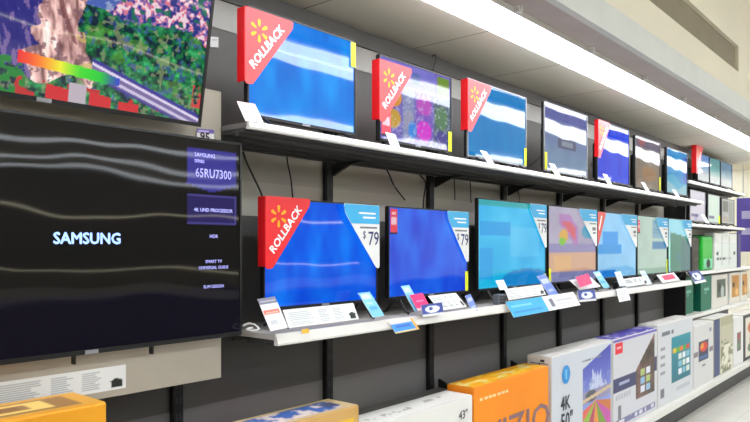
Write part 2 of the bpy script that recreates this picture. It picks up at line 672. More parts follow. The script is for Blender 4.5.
# canopy over the bay
bm = bmesh.new(); box(bm, XL, XEND, 1.44, WALLY + .06, Z(1.16), Z(1.20))
struct('ceiling_canopy', bm, seam_mat('canopy_panels', (226, 220, 204), (120, 112, 104), .885, .004))
bm = bmesh.new()
prism(bm, [(1.44, Z(1.155)), (1.62, Z(1.155)), (1.62, Z(1.16)), (1.44, Z(1.16))], 'x', XL, XEND)
struct('trim_3', bm, mat('mauve_canopy_lip', (180, 168, 160), .6))
bm = bmesh.new(); box(bm, XL, XEND, 1.40, 1.44, Z(1.135), Z(1.29)); struct('trim_4', bm, mat('grey_fascia', (206, 207, 200), .6, var=.03))
# bulkhead with a long shadowed recess
BX1 = ratio(738.6) * 1.42
bm = bmesh.new()
box(bm, XL, XEND, 1.42, 1.52, Z(1.29), Z(1.50))
box(bm, XL, XEND, 1.42, 1.52, Z(1.72), ZC)
box(bm, BX1, XEND, 1.42, 1.52, Z(1.50), Z(1.72))
struct('wall_bulkhead', bm, mat('bulkhead_cream', (228, 220, 198), .8, var=.03, scale=1.5))
bm = bmesh.new(); box(bm, XL, XEND, 1.45, 1.51, Z(1.49), Z(1.73)); struct('trim_5', bm, mat('shadowed_recess', (138, 128, 106), .8))  # shade inside the recess is put into this darker colour

# light along the canopy
LMAT = emit_mat('fluorescent_glow', (246, 248, 255), 9.5)
lt = thing('strip_light', 'long glowing white fluorescent strip light under the front edge of the canopy', 'light', (3.5, 1.75, Z(1.16)))
bm = bmesh.new(); box(bm, -5.0 - 3.5, XEND - 3.6, -.115, .125, -.025, 0, .006); obj('diffuser', bm, LMAT, lt)
bm = bmesh.new(); box(bm, -5.0 - 3.5, XEND - 3.6, -.13, -.118, -.03, 0, .003); obj('housing', bm, STEELWHITE, lt)
for k in range(9):
    x = 2.95 + (k - 1) * .88 - 3.5
    bm = bmesh.new()
    box(bm, x - .02, x + .02, -.16, -.13, -.035, .0, .004)
    box(bm, x - .01, x + .01, -.165, -.155, -.02, .03, .002)
    obj('mounting_clip', bm, STEELWHITE, lt)

# ceiling lights of the shop (they show as long reflections in the screens)
CL = emit_mat('shop_ceiling_light', (240, 246, 255), 10.0)
for i, (y, w) in enumerate(((-2.35, .26), (-2.75, .34), (-6.0, .28), (-9.5, .3), (-13.0, .3), (-16.5, .3), (-19.0, .3))):
    bm = bmesh.new(); box(bm, -6.5, 25.5, y - w / 2, y + w / 2, ZC - .06, ZC, .01)
    o = obj('ceiling_light', bm, CL); o['kind'] = 'structure'
for y in (3.2, 6.0):  # added lights behind the bay, put in to brighten the far wall
    bm = bmesh.new(); box(bm, 10.8, 25.5, y - .2, y + .2, ZC - .06, ZC, .01)
    o = obj('ceiling_light', bm, CL); o['kind'] = 'structure'

# ------------------------------------------------------------------ gondola uprights, shelves and base
DZ, DY = -1.372, 1.86
POSTT = [.657 + .365 * k for k in range(8)]
ordinal = ['first', 'second', 'third', 'fourth', 'fifth', 'sixth', 'seventh', 'eighth']
WHERE = ['black steel upright below the biggest black television', 'black steel upright behind the ROLLBACK television of the lower shelf',
         'black steel upright below the hot pink price card', 'black steel upright under the tall cyan television',
         'black steel upright below the end of the long blue and white price strip', 'black steel upright below the pale sky blue television',
         'black steel upright beside the small hanging white price card', 'black steel upright next to the end panel']
for k, t in enumerate(POSTT):
    x = t * 2.43
    if x > 7.7:
        continue
    root = thing('shelf_upright', WHERE[k], 'upright', (x, 2.43, 0), 'black uprights of the shelving')
    bm = bmesh.new(); box(bm, -.024, .024, -.012, .018, Z(DZ) + .003, Z(.94), .004)
    for q in range(26):
        z = .75 + q * .067
        box(bm, -.012, -.005, -.013, -.011, z, z + .03)
        box(bm, .005, .012, -.013, -.011, z, z + .03)
    po = obj('post', bm, BLACKSTEEL, root)
    po.data.materials.append(DGREY)
    for f in po.data.polygons:
        if f.center.y < -.0122:
            f.material_index = 1


def shelf(name, label, x0, x1, yf, z, lip, posts, plate=None):
    root = thing(name, label, 'shelf', (x0, yf, Z(z)))
    L = x1 - x0
    bm = bmesh.new(); box(bm, 0, L, .004, 2.395 - yf, -.022, 0, .003); obj('shelf_plate', bm, plate or STEELWHITE, root)
    bm = bmesh.new(); prism(bm, [(0, .004), (.012, .004), (.012, -lip), (-.01, -lip), (-.012, -lip + .008)], 'x', 0, L); obj('front_lip', bm, STEELWHITE, root)
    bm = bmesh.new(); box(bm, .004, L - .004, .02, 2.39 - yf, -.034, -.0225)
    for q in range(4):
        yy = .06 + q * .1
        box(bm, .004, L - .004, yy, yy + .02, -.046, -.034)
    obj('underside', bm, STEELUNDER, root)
    for t in posts:
        x = t * 2.43 - x0
        if 0 < x < L and posts:
            bm = bmesh.new()
            prism(bm, [(2.396 - yf, -.047), (.2, -.047), (.2, -.054), (.28, -.062), (2.396 - yf, -.11)], 'x', x - .009, x + .009)
            obj('bracket', bm, BLACKSTEEL, root)
    return root


UX0, UX1 = PX(248, 2.0), PX(703, 2.0)
LX0, LX1 = PX(276, 2.0), PX(691, 2.0)
UZ, LZ = .464, -.345
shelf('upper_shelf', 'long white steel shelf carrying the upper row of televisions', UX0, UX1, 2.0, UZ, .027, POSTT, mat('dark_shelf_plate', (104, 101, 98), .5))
ls = shelf('lower_shelf', 'long white steel shelf carrying the lower row of televisions and price cards', LX0, LX1, 2.0, LZ, .042, POSTT, mat('grey_shelf_top', (196, 192, 186), .45, var=.04))

# base of the gondola: deck with white front rail, dark kick plate and grey back ledge
DZ, DY = -1.372, 1.86
root = thing('base_deck', 'long low white base deck under the cartons, with dark kick plate', 'shelf', (0, DY, 0))
bm = bmesh.new(); box(bm, -5, XEND, .01, .535, Z(DZ) - .03, Z(DZ), .003); obj('deck_plate', bm, STEELWHITE, root)
bm = bmesh.new(); box(bm, -5, XEND, -.005, .01, Z(DZ) - .055, Z(DZ) + .004, .003); obj('front_rail', bm, STEELWHITE, root)
bm = bmesh.new(); box(bm, -5, XEND, .06, .09, .005, Z(DZ) - .03); obj('kick_plate', bm, mat('kick_plate_dark', (50, 48, 48), .5), root)
root = thing('back_ledge', 'dark grey steel ledge along the back panel behind the cartons', 'shelf', (0, 2.25, Z(-.86)))
bm = bmesh.new(); box(bm, -5, 7.7, 0, .145, -.02, 0, .003); obj('ledge_plate', bm, mat('ledge_grey', (108, 105, 102), .5), root)
bm = bmesh.new(); box(bm, -5, 7.7, -.008, 0.0, -.075, .004, .002); obj('ledge_lip', bm, mat('ledge_grey'  , (108, 105, 102), .5), root)
for t in POSTT:
    if t * 2.43 < 7.6:
        x = t * 2.43
        bm = bmesh.new(); prism(bm, [(.145, .0), (.03, .0), (.145, .05)], 'x', x + .03, x + .05); obj('bracket', bm, BLACKSTEEL, root)


# ------------------------------------------------------------------ televisions
def ring(bm, x0, x1, z0, z1, w, wb, ya, yb):
    box(bm, x0, x1, ya, yb, z1 - w, z1)
    box(bm, x0, x1, ya, yb, z0, z0 + wb)
    box(bm, x0, x0 + w, ya, yb, z0 + wb, z1 - w)
    box(bm, x1 - w, x1, ya, yb, z0 + wb, z1 - w)


def television(label, x0, x1, z0, z1, y, zbase, painter, nx, nz, group, screen=SCREEN, bez=.007, feet=True, logo=True,
               bezmat=BLACK, tilt=0.0, bulge=.05, wb=None, yaw=0.0, wide=None):
    """x0..x1, z0..z1 outline of the front; zbase the height of what it stands on"""
    xc, W, H = (x0 + x1) / 2, x1 - x0, z1 - z0
    wb = wb or bez * 1.8
    root = thing('television', label, 'television', (xc, y, Z(zbase)), group, (tilt, 0, yaw))
    b0 = z0 - zbase
    bm = bmesh.new()
    box(bm, -W / 2, W / 2, .004, .022, b0, b0 + H, .004)
    box(bm, -W * .36, W * .36, .02, .03 + bulge, b0 + H * .06, b0 + H * .66, .015)
    obj('back_housing', bm, BLACK, root)
    bm = bmesh.new(); ring(bm, -W / 2, W / 2, b0, b0 + H, bez, wb, -.004, .004)
    obj('bezel', bm, bezmat, root)
    art('screen', painter, (-W / 2 + bez, .0, b0 + wb), (W - 2 * bez, 0, 0), (0, 0, H - bez - wb), nx, nz, screen, root)
    if feet:
        for s in (-1, 1):
            bm = bmesh.new()
            x = s * W * .36
            tube(bm, [(x, .015, b0 + .012), (x + s * .012, -.045, .014), (x + s * .012, -.06, .009)], .006)
            tube(bm, [(x, .02, b0 + .012), (x + s * .012, .085, .014), (x + s * .012, .10, .009)], .006)
            obj('foot', bm, BLACK, root)
    if logo:
        bm = bmesh.new(); box(bm, -.022, .022, -.0065, -.004, b0 + .001, b0 + wb - .001)
        obj('maker_plate', bm, SILVER, root)
    return root


def sticker(tv, W, H, b0, side, z0f, z1f, m=STICKER, w=.022):
    bm = bmesh.new()
    x = (W / 2 - w - .002) if side > 0 else (-W / 2 + .002)
    box(bm, x, x + w, -.0065, -.0045, b0 + H * z0f, b0 + H * z1f, .001, 1)
    o = obj('edge_sticker', bm, m, tv)
    o['label'] = 'bright yellow sticker on the edge of the screen'
    return o


# --- the two big sets
t65y = 2.10
x1 = PX(241, t65y)
zt, zb = .189 * t65y, -.164 * t65y
W65 = 1.20
x0 = x1 - W65
big = television('biggest black television with SAMSUNG on its dark screen, mounted on taupe board', x0, x1, zb, zt, t65y, zb - .02, p_dark, 190, 120,
                 'large televisions on the taupe board', screen=DARKSCREEN, feet=False, bez=.008, logo=True, bulge=.025)
H65 = zt - zb
lett = emit_mat('blue_white_letters', (150, 184, 255), 0.9)
bm0 = .02
text('screen_lettering', 'SAMSUNG', (PX(88, t65y) - (x0 + x1) / 2, -.003, bm0 + H65 * .475), (1, 0, 0), (0, 0, 1), .0495, lett, big, .0018, 'CENTER', .98)
lilac = emit_mat('lilac_letters', (168, 168, 240), .5)
cxs = (.8925 - .5) * W65
text('screen_lettering', '65RU7300', (cxs, -.003, bm0 + H65 * .805), (1, 0, 0), (0, 0, 1), .046, lilac, big, .0004, 'CENTER', .82)
text('screen_lettering', 'SAMSUNG', (cxs - .085, -.003, bm0 + H65 * .905), (1, 0, 0), (0, 0, 1), .02, lilac, big, .0004, 'LEFT')
text('screen_lettering', 'SERIES', (cxs - .085, -.003, bm0 + H65 * .875), (1, 0, 0), (0, 0, 1), .016, lilac, big, .0003, 'LEFT')
text('screen_lettering', '4K UHD PROCESSOR', (cxs, -.003, bm0 + H65 * .635), (1, 0, 0), (0, 0, 1), .0185, lilac, big, .0004, 'CENTER')
text('screen_lettering', 'HDR', (cxs, -.003, bm0 + H65 * .505), (1, 0, 0), (0, 0, 1), .018, lilac, big, .0003, 'CENTER')
text('screen_lettering', 'SMART TV', (cxs, -.003, bm0 + H65 * .38), (1, 0, 0), (0, 0, 1), .016, lilac, big, .0003, 'CENTER')
text('screen_lettering', 'UNIVERSAL GUIDE', (cxs, -.003, bm0 + H65 * .35), (1, 0, 0), (0, 0, 1), .016, lilac, big, .0003, 'CENTER')
text('screen_lettering', 'SLIM DESIGN', (cxs, -.003, bm0 + H65 * .255), (1, 0, 0), (0, 0, 1), .016, lilac, big, .0003, 'CENTER')
bm = bmesh.new(); box(bm, -.15, .15, .05, .0645, .2, .5, .003); obj('wall_mount', bm, BLACKSTEEL, big)
for px in (75, 153):
    bm = bmesh.new(); x = PX(px, t65y) - (x0 + x1) / 2
    box(bm, x - .004, x + .004, .0, .02, bm0 - .028, bm0 + .004, .001, 1); obj('clip', bm, BLACK, big)

# upper big set, leaning forward at the top
ang = math.radians(10.7)
xr = 1.469
Wup, Hup = 1.12, .66
up = television('large television showing a rocky cliff and woods, leaning forward above the dark screen', xr - Wup, xr, .4326, .4326 + Hup, 2.09, .4226, p_cliff, 380, 230,
                'large televisions on the taupe board', feet=False, bez=.012, tilt=ang, wb=.014, bulge=.015)
bm = bmesh.new()
prism(bm, [(.03, .12), (.085, .12), (.145, .48), (.03, .48)], 'x', -.2, -.17)
prism(bm, [(.03, .12), (.085, .12), (.145, .48), (.03, .48)], 'x', .17, .2)
obj('wall_mount', bm, BLACKSTEEL, up)

# the taupe board the big sets hang on
bY = 2.165
bx1 = PX(221.3, 2.165)
root = thing('display_backboard', 'tall taupe board behind the two large televisions', 'board', (bx1, bY, Z(-.51)))
bm = bmesh.new(); box(bm, -2.4, 0, 0, .03, 0, .51 + .598, .002); obj('board_panel', bm, BOARD, root)
bm = bmesh.new()
for x in (-.3, -1.2, -2.1):
    box(bm, x - .03, x + .03, .03, 2.445 - bY, .05, .12)
    box(bm, x - .03, x + .03, .03, 2.445 - bY, .9, .97)
obj('standoff', bm, BLACKSTEEL, root)
a, b_, c_ = P(0, 411, bY), P(125.5, 387.7, bY), P(125.5, 364.3, bY)
hz = c_.z - b_.z
xl = a.x - .05
il = art('information_label', p_strip(3, 9), (xl - bx1, -.002, b_.z - Z(-.51)), (b_.x - xl, 0, 0), (0, 0, hz), 90, 24, PRINT, root)
il['label'] = 'white printed information strip'


def front_band(px_mid, slope, y):
    return slope / SS * y


# --- upper row
YU = 2.08
ub, ut = .1835 / SS * YU, .345 / SS * YU
UP = [
    (247, 355, blue_screen((0, 134, 242), 7, .8), 'bright blue television with a red corner sign, standing first on the upper shelf', 90, 64),
    (379, 451, p_tiles, 'upper-shelf television showing a purple grid of colourful pictures under a red corner sign', 76, 60),
    (467, 526, blue_screen((0, 128, 200), 19, .25), 'plain cerulean blue television under the third red corner sign of the upper shelf', 50, 40),
    (544, 587, p_lavender, 'upper-shelf television with a grey lavender screen and no sign', 56, 50),
    (597, 629, blue_screen((24, 64, 226), 29, .5), 'royal blue upper-shelf television between the lavender and the brown screens', 36, 30),
    (635, 660, p_brown, 'upper-shelf television with a brownish grey picture', 36, 30),
    (666.5, 687, p_wave, 'upper-shelf television showing a turquoise wave, nearest the end of the shelf', 36, 30),
]
tvs = {}
for i, (a, b, pt, lab, nx, nz) in enumerate(UP):
    xa, xb = PX(a, YU), PX(b, YU)
    top = (.3405, .334, .345, .353, .3535, .348, .344)[i] / SS * YU
    tv = television(lab, xa, xb, ub, top, YU, UZ, pt, nx, nz, 'televisions on the upper shelf', wb=.012, bezmat=SILVER if i in (2, 3) else BLACK)
    tvs['U%d' % (i + 1)] = (tv, xa, xb, ub, top, YU, UZ)
YL = 2.13
lb, lt_ = -.0945 / SS * YL, .0708 / SS * YL
LOW = [
    (265, 375, blue_screen((4, 96, 236), 47, 1.0), 'blue television on the lower shelf between a red ROLLBACK corner and a $79 sign', 96, 70, 0),
    (388, 467.5, blue_screen((16, 84, 228), 53, 1.0), 'blue television with a small red label in its corner, second on the lower shelf', 70, 56, 0),
    (477.5, 545.5, p_sky(61, .5), 'tall cyan television above the long blue and white hanging price strip', 64, 56, .085),
    (548, 596, p_bird, 'lower-shelf television showing a colourful bird on lavender', 56, 50, .085),
    (597, 636, p_blocks, 'pale sky blue lower-shelf television next to the bird picture', 44, 40, .075),
    (637, 667, p_pale, 'lower-shelf television with a pale grey green screen', 40, 36, .075),
    (668, 690.5, p_teal, 'teal and cyan television nearest the end of the lower shelf', 40, 36, .075),
]
for i, (a, b, pt, lab, nx, nz, dz) in enumerate(LOW):
    xa, xb = PX(a, YL), PX(b, YL)
    tv = television(lab, xa, xb, lb, lt_ + dz, YL, LZ, pt, nx, nz, 'televisions on the lower shelf', wb=.012, yaw=math.radians(-2) if i == 0 else 0)
    tvs['L%d' % (i + 1)] = (tv, xa, xb, lb, lt_ + dz, YL, LZ)
for key, side, f0, f1 in (('U1', 1, .72, .98), ('U2', 1, .02, .28), ('U3', 1, .02, .27), ('U4', -1, .02, .27), ('U6', 1, .02, .3), ('L2', 1, .02, .26), ('L3', 1, .02, .14),
                          ('L4', -1, .02, .2), ('L6', 1, .0, .25)):
    tv, xa, xb, z0, z1, y, zz = tvs[key]
    sticker(tv, xb - xa, z1 - z0, z0 - zz, side, f0, f1, w=.032)
# lower big sets' neighbour: red label on the second lower set, pink strip on the tile set, small red label on the pale one
tv, xa, xb, z0, z1, y, zz = tvs['L2']
W, H, b0 = xb - xa, z1 - z0, z0 - zz


def p_redlabel(U, V):
    img = full(U, (226, 60, 80))
    put(img, rect(U, V, .15, .85, .38, .66), (236, 190, 200))
    put(img, rect(U, V, .2, .8, .8, .86), (244, 190, 196))
    put(img, V < .1, (40, 30, 60))
    return img


o = art('corner_label', p_redlabel, (-W / 2 + .012, -.0055, b0 + H * .70), (.055, 0, 0), (0, 0, H * .27), 12, 20, PRINT, tv)
o['label'] = 'small red label'
tv, xa, xb, z0, z1, y, zz = tvs['U2']
W, H, b0 = xb - xa, z1 - z0, z0 - zz
o = art('corner_label', p_redlabel, (-W / 2 + .012, -.0055, b0 + H * .06), (.07, 0, 0), (0, 0, H * .34), 12, 20, PRINT, tv)
o['label'] = 'pink and white vertical label'
tv, xa, xb, z0, z1, y, zz = tvs['L6']
W, H, b0 = xb - xa, z1 - z0, z0 - zz
o = art('corner_label', p_redlabel, (-W / 2 + .01, -.0055, b0 + H * .70), (.05, 0, 0), (0, 0, H * .22), 8, 12, PRINT, tv)
o['label'] = 'small red label'


# ------------------------------------------------------------------ signs fixed on the televisions
def rounded(pts, r, n=4):
    out = []
    m = len(pts)
    for i in range(m):
        p, a, b = Vector(pts[i]), Vector(pts[i - 1]), Vector(pts[(i + 1) % m])
        d1, d2 = (a - p).normalized(), (b - p).normalized()
        p1, p2 = p + d1 * r, p + d2 * r
        for k in range(n + 1):
            t = k / n
            out.append(tuple((1 - t) ** 2 * p1 + 2 * t * (1 - t) * p + t * t * p2))
    return out


def petal(bm, cx, cz, ang, r0, r1, w, y):
    d = Vector((math.cos(ang), math.sin(ang)))
    n = Vector((-d.y, d.x))
    prof = [(0, .35), (.15, .6), (.5, .9), (.8, 1), (.95, .7), (1, .0), (.95, -.7), (.8, -1), (.5, -.9), (.15, -.6), (0, -.35)]
    vs = []
    for t, s in prof:
        p = Vector((cx, cz)) + d * (r0 + t * (r1 - r0)) + n * (s * w)
        vs.append(bm.verts.new((p.x, y, p.y)))
    bm.faces.new(vs)


def rollback_sign(label, x, y, ztop, w=.25, h=.30, depth=.045, face=None):
    root = thing('rollback_sign', label, 'sign', (x, y, ztop), 'red corner signs on the televisions')
    bm = bmesh.new()
    prism(bm, rounded([(0, .0), (w, -.0), (w * .98, -.03), (.035, -h), (0, -h)], .012), 'y', -.003, .0)
    obj('front_panel', bm, face or REDFACE, root)
    bm = bmesh.new(); box(bm, -.003, .0005, -.002, depth, -h * .97, 0, .0015, 1); obj('side_panel', bm, RED, root)
    bm = bmesh.new(); box(bm, 0, w * .9, .0, .006, -.002, .001, .0008, 1); obj('top_panel', bm, RED, root)
    bm = bmesh.new()
    for k in range(6):
        petal(bm, w * .27, -h * .27, math.pi / 2 + k * math.pi / 3, .016, .046, .0075, -.0042)
    obj('emblem', bm, YELLOW, root)
    d = Vector((w - .0, 0, h)).normalized()
    upv = Vector((-d.z, 0, d.x))
    st = Vector((.040, -.0045, -h * .80))
    text('lettering', 'ROLLBACK', st, d, upv, .049, WHITEINK, root, .0016, 'LEFT', 1.0)
    return root


for key, lab, dx, dz in (('U1', 'largest-looking red ROLLBACK sign on the corner of the bright blue television', -.02, -.012),
                         ('U2', 'red ROLLBACK sign on the corner of the purple picture grid television', -.012, -.028),
                         ('U3', 'red ROLLBACK sign on the corner of the plain cerulean television', -.012, -.008),
                         ('U5', 'red corner sign on the royal blue upper-shelf television', -.008, .0),
                         ('L1', 'red ROLLBACK sign with yellow sunburst on the lower-shelf blue television', -.008, .004)):
    tv, xa, xb, z0, z1, y, zz = tvs[key]
    k = .9 if key == 'U5' else 1
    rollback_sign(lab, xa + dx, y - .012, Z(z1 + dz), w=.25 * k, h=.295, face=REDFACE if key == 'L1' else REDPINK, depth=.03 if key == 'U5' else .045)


def price_sign(label, x, y, ztop, w=.25, h=.30, txt='$79'):
    """triangular corner sign, sky blue above, white below, hanging at the right-hand corner of a screen"""
    root = thing('price_sign', label, 'sign', (x, y, ztop), 'blue and white corner price signs')
    pts = [(-w, .0), (0, .0), (0, -h), (-.022, -h), (-w * .96, -.045)]
    bm = bmesh.new(); prism(bm, rounded(pts, .012), 'y', -.002, .0); obj('panel', bm, WHITE, root)
    s = .09
    bm = bmesh.new()
    xl = -w * .96 + (s - .045) / (h - .045) * (w * .96 - .022)
    prism(bm, [(-w + .006, -.002), (-.002, -.002), (-.002, -s), (xl + .002, -s), (-w * .96 + .003, -.045), (-w + .003, -.02)], 'y', -.0032, -.002)
    obj('header', bm, BLUEHEAD, root)
    bm = bmesh.new()
    for q in range(2):
        box(bm, -.15 + .03 * q, -.03, -.0038, -.0032, -.045 - .02 * q, -.037 - .02 * q)
    obj('header_print', bm, WHITEINK, root)
    if txt:
        text('lettering', txt[0], (-.122, -.0035, -.158), (1, 0, 0), (0, 0, 1), .05, NAVY, root, .0002, 'LEFT', .8)
        text('lettering', txt[1:], (-.004, -.0035, -.19), (1, 0, 0), (0, 0, 1), .092, NAVY, root, .0006, 'RIGHT', .88)
    bm = bmesh.new(); box(bm, -.14, -.02, -.0034, -.002, -.112, -.104)
    if not txt:
        box(bm, -.09, -.03, -.0034, -.002, -.16, -.135)
        box(bm, -.08, -.03, -.0034, -.002, -.185, -.172)
    obj('fine_print', bm, GREYINK, root)
    return root


for key, lab, w, h in (('L1', 'blue and white $79 corner sign on the television that also has a red sign', .25, .30),
                       ('L2', 'blue and white $79 corner sign on the television with the small red label', .215, .285),
                       ('L3', 'blue and white price sign on the tall cyan television', .24, .29),
                       ('L4', 'blue and white price sign touching the narrow red strip by the bird picture', .33, .28),
                       ('L5', 'blue and white price sign on the pale sky blue television', .36, .28),
                       ('L6', 'blue and white price sign on the pale grey green television', .34, .28),
                       ('L7', 'blue and white price sign on the teal and cyan television', .31, .28)):
    tv, xa, xb, z0, z1, y, zz = tvs[key]
    if key == 'L1':
        y = y - .02
    price_sign(lab, xb - .002, y - .008, Z(z1 - .004), w, h, '$79' if key in ('L1', 'L2', 'L3') else None)

# narrow red corner sign on the pale sky blue set
tv, xa, xb, z0, z1, y, zz = tvs['L5']
root = thing('corner_sign', 'narrow red triangular sign on the corner of the pale sky blue television', 'sign', (xa, y - .006, Z(z1 - .004)))
bm = bmesh.new(); prism(bm, rounded([(0, 0), (.16, 0), (.15, -.03), (.01, -.26), (0, -.26)], .006), 'y', -.002, 0); obj('panel', bm, mat('coral_sign', (238, 96, 90), .4), root)
bm = bmesh.new(); prism(bm, [(.06, -.03), (.085, -.03), (.03, -.15), (.015, -.13)], 'y', -.003, -.002); obj('print', bm, WHITEINK, root)


# ------------------------------------------------------------------ price cards along the shelf fronts
def card(name, label, cat, bl, br, tl, yb, yt, painter, nx, nz, group=None, thick=.002, backing=WHITE):
    """a small flat card: three of its corners at photo positions on two vertical planes"""
    A, B, D = P(bl[0], bl[1], yb), P(br[0], br[1], yb), P(tl[0], tl[1], yt)
    root = thing(name, label, cat, A, group)
    ux, uz = B - A, D - A
    n = ux.cross(uz).normalized()
    bm = bmesh.new()
    V0 = [Vector((0, 0, 0)), ux, ux + uz, uz]
    f = [bm.verts.new(v - n * .0004) for v in V0]
    g = [bm.verts.new(v - n * (thick + .0004)) for v in V0]
    bm.faces.new(f); bm.faces.new(g[::-1])
    for i in range(4):
        bm.faces.new((f[i], g[i], g[(i + 1) % 4], f[(i + 1) % 4]))
    obj('card', bm, backing, root)
    art('print', painter, (0, 0, 0), ux, uz, nx, nz, PRINT, root)
    return root


white_card = p_card((240, 238, 236), (236, 200, 196), None, None)
UG = 'price cards along the upper shelf'
card('price_card', 'white price card with pinkish heading below the bright blue television', 'price card', (245.6, 120.5), (263.7, 123), (237, 101), 1.995, 2.045,
     p_card((242, 240, 238), (240, 190, 186), None, (206, 206, 210)), 18, 18, UG)
for a, lab in ((((391.5, 147.5), (401, 149.5), (385.5, 132)), 'white price card below the purple picture grid television'),
               (((488.5, 163.5), (495, 165), (480, 150)), 'white price card below the plain cerulean television'),
               (((555.5, 175.5), (561, 176.5), (549, 163)), 'white price card below the lavender screen'),
               (((608, 184), (612.5, 185), (602.5, 173.5)), 'white price card below the royal blue screen'),
               (((646.5, 191.5), (650, 192), (641, 182)), 'white price card below the brownish grey picture'),
               (((676.5, 196.5), (680, 197), (672, 189.5)), 'white price card below the turquoise wave picture')):
    card('price_card', lab, 'price card', a[0], a[1], a[2], 1.995, 2.045, p_card((244, 244, 242), None, None, None, True), 10, 12, UG)

LG = 'price cards along the lower shelf'
lblue = (150, 206, 240)


def p_tall(U, V):
    img = full(U, (240, 238, 238))
    put(img, V > .8, (120, 120, 140))
    put(img, rect(U, V, .1, .9, .86, .92), (180, 180, 190))
    put(img, rect(U, V, .05, .95, .48, .62), (226, 120, 100))
    put(img, rect(U, V, .15, .85, .53, .57), (240, 190, 180))
    put(img, rect(U, V, .15, .8, .68, .71), (190, 190, 196))
    put(img, rect(U, V, .2, .6, .15, .3), (200, 202, 206))
    return img


def p_bluecard(U, V):
    img = full(U, (128, 200, 240))
    put(img, rect(U, V, .1, .8, .75, .92), (206, 232, 246))
    put(img, rect(U, V, .2, .85, .3, .42), (84, 170, 226))
    put(img, rect(U, V, .2, .7, .52, .6), (190, 224, 244))
    return img


def p_purple(U, V):
    img = full(U, (112, 136, 210))
    put(img, rect(U, V, .15, .85, .6, .8), (190, 200, 240))
    put(img, rect(U, V, .2, .8, .2, .3), (170, 190, 230))
    return img


def p_pink(U, V):
    img = full(U, (244, 214, 224))
    put(img, (V > .14), (240, 40, 118))
    put(img, rect(U, V, .25, .75, .55, .62), (250, 150, 190))
    return img


def p_badge(U, V):
    img = full(U, (40, 62, 150))
    put(img, disc(U, V, .5, .55, .34, .3), (232, 238, 250))
    put(img, disc(U, V, .42, .6, .10, .14), (40, 62, 150))
    put(img, V < .16, (226, 226, 226))
    return img


def p_bluebook(U, V):
    img = full(U, (40, 140, 222))
    put(img, V > .78, (226, 214, 214))
    put(img, rect(U, V, .15, .75, .4, .6), (28, 96, 190))
    put(img, V < .14, (226, 200, 120))
    put(img, U > .9, (236, 170, 60))
    return img


def p_long(U, V):
    img = full(U, (238, 240, 242))
    put(img, U < .5, (52, 172, 232))
    put(img, rect(U, V, .03, .3, .6, .72), (120, 206, 244))
    put(img, rect(U, V, .03, .42, .22, .34), (30, 140, 210))
    put(img, rect(U, V, .56, .62, .2, .8), (110, 116, 130))
    put(img, rect(U, V, .66, .92, .55, .66), (190, 194, 200))
    put(img, rect(U, V, .66, .86, .3, .4), (206, 208, 214))
    return img


def p_pinkwhite(U, V):
    img = full(U, (240, 238, 240))
    put(img, rect(U, V, .18, .85, .3, .85), (240, 70, 110))
    return img


def p_lines(U, V):
    img = full(U, (242, 242, 242))
    for k in range(5):
        put(img, rect(U, V, .12, .85, .12 + k * .16, .18 + k * .16), (186, 188, 196))
    return img


card('price_card', 'tall white price card with grey heading and coral band before the lower blue television', 'price card', (270.5, 331), (288, 327.5), (257.5, 299), 1.985, 2.06, p_tall, 20, 28, LG)
card('information_strip', 'long white information strip below the ROLLBACK television on the lower shelf', 'information strip', (289, 328), (359, 319), (283, 310), 1.998, 2.03, p_strip(5), 80, 20, 'white information strips on the lower shelf')
card('price_card', 'light blue price card leaning beside the long white information strip', 'price card', (373, 317.5), (384.5, 315.5), (358, 293), 1.99, 2.06, p_bluecard, 14, 20, LG)
card('price_card', 'light blue card partly behind the hot pink card', 'price card', (415, 311.5), (423, 310), (401, 286), 1.998, 2.07, p_bluecard, 12, 20, LG)
card('price_card', 'hot pink price card below the second lower blue television', 'price card', (418, 311), (431, 308.5), (409.5, 295), 1.988, 2.03, p_pink, 16, 16, LG)
card('information_strip', 'white information strip below the second lower blue television', 'information strip', (440, 310.5), (467, 306.5), (428, 296), 2.0, 2.04, p_strip(9), 40, 16, 'white information strips on the lower shelf')
card('hanging_price_card', 'dark blue and white badge card hanging from the shelf below the hot pink card', 'price card', (423, 317), (444, 314), (421, 305), 1.965, 1.985, p_badge, 22, 14, LG)
card('hanging_price_card', 'bright blue hanging card under the shelf edge between the first two lower televisions', 'price card', (396, 333.5), (419.5, 329), (388.5, 322), 1.94, 1.985, p_bluebook, 24, 14, LG)
card('price_card', 'small periwinkle card at the end of the second information strip', 'price card', (472.5, 312.5), (478, 310), (465, 296), 1.995, 2.05, p_purple, 10, 14, LG)
card('price_card', 'small white card behind the grey box below the tall cyan television', 'price card', (500, 290), (508, 289), (495.5, 280.5), 2.03, 2.07, p_card((226, 238, 240)), 10, 10, LG)
card('information_strip', 'short white information strip below the tall cyan television', 'information strip', (509, 300), (546, 294.5), (504.5, 289), 2.0, 2.03, p_strip(12), 44, 14, 'white information strips on the lower shelf')
card('price_card', 'periwinkle price card leaning at the corner of the tall cyan television', 'price card', (550, 296.5), (558.5, 294), (536.5, 276), 1.995, 2.07, p_purple, 12, 18, LG)
card('hanging_price_strip', 'long hanging price strip, blue on one half and white on the other', 'price strip', (514, 317.5), (580.5, 305), (505.5, 302), 1.94, 1.985, p_long, 70, 16)
card('price_card', 'white card behind the pink note below the bird picture', 'price card', (580, 290), (601, 286.5), (569, 280), 2.0, 2.05, p_card((238, 232, 236)), 16, 12, LG)
card('price_card', 'pink note below the bird picture', 'price card', (580, 287.5), (592.5, 283.5), (575.5, 277), 1.99, 2.02, p_flat((240, 60, 120), 5), 10, 8, LG)
card('hanging_price_card', 'dark blue and white badge card hanging below the bird picture', 'price card', (579.5, 302), (596.5, 300.5), (577.5, 290.5), 1.965, 1.985, p_badge, 20, 14, LG)
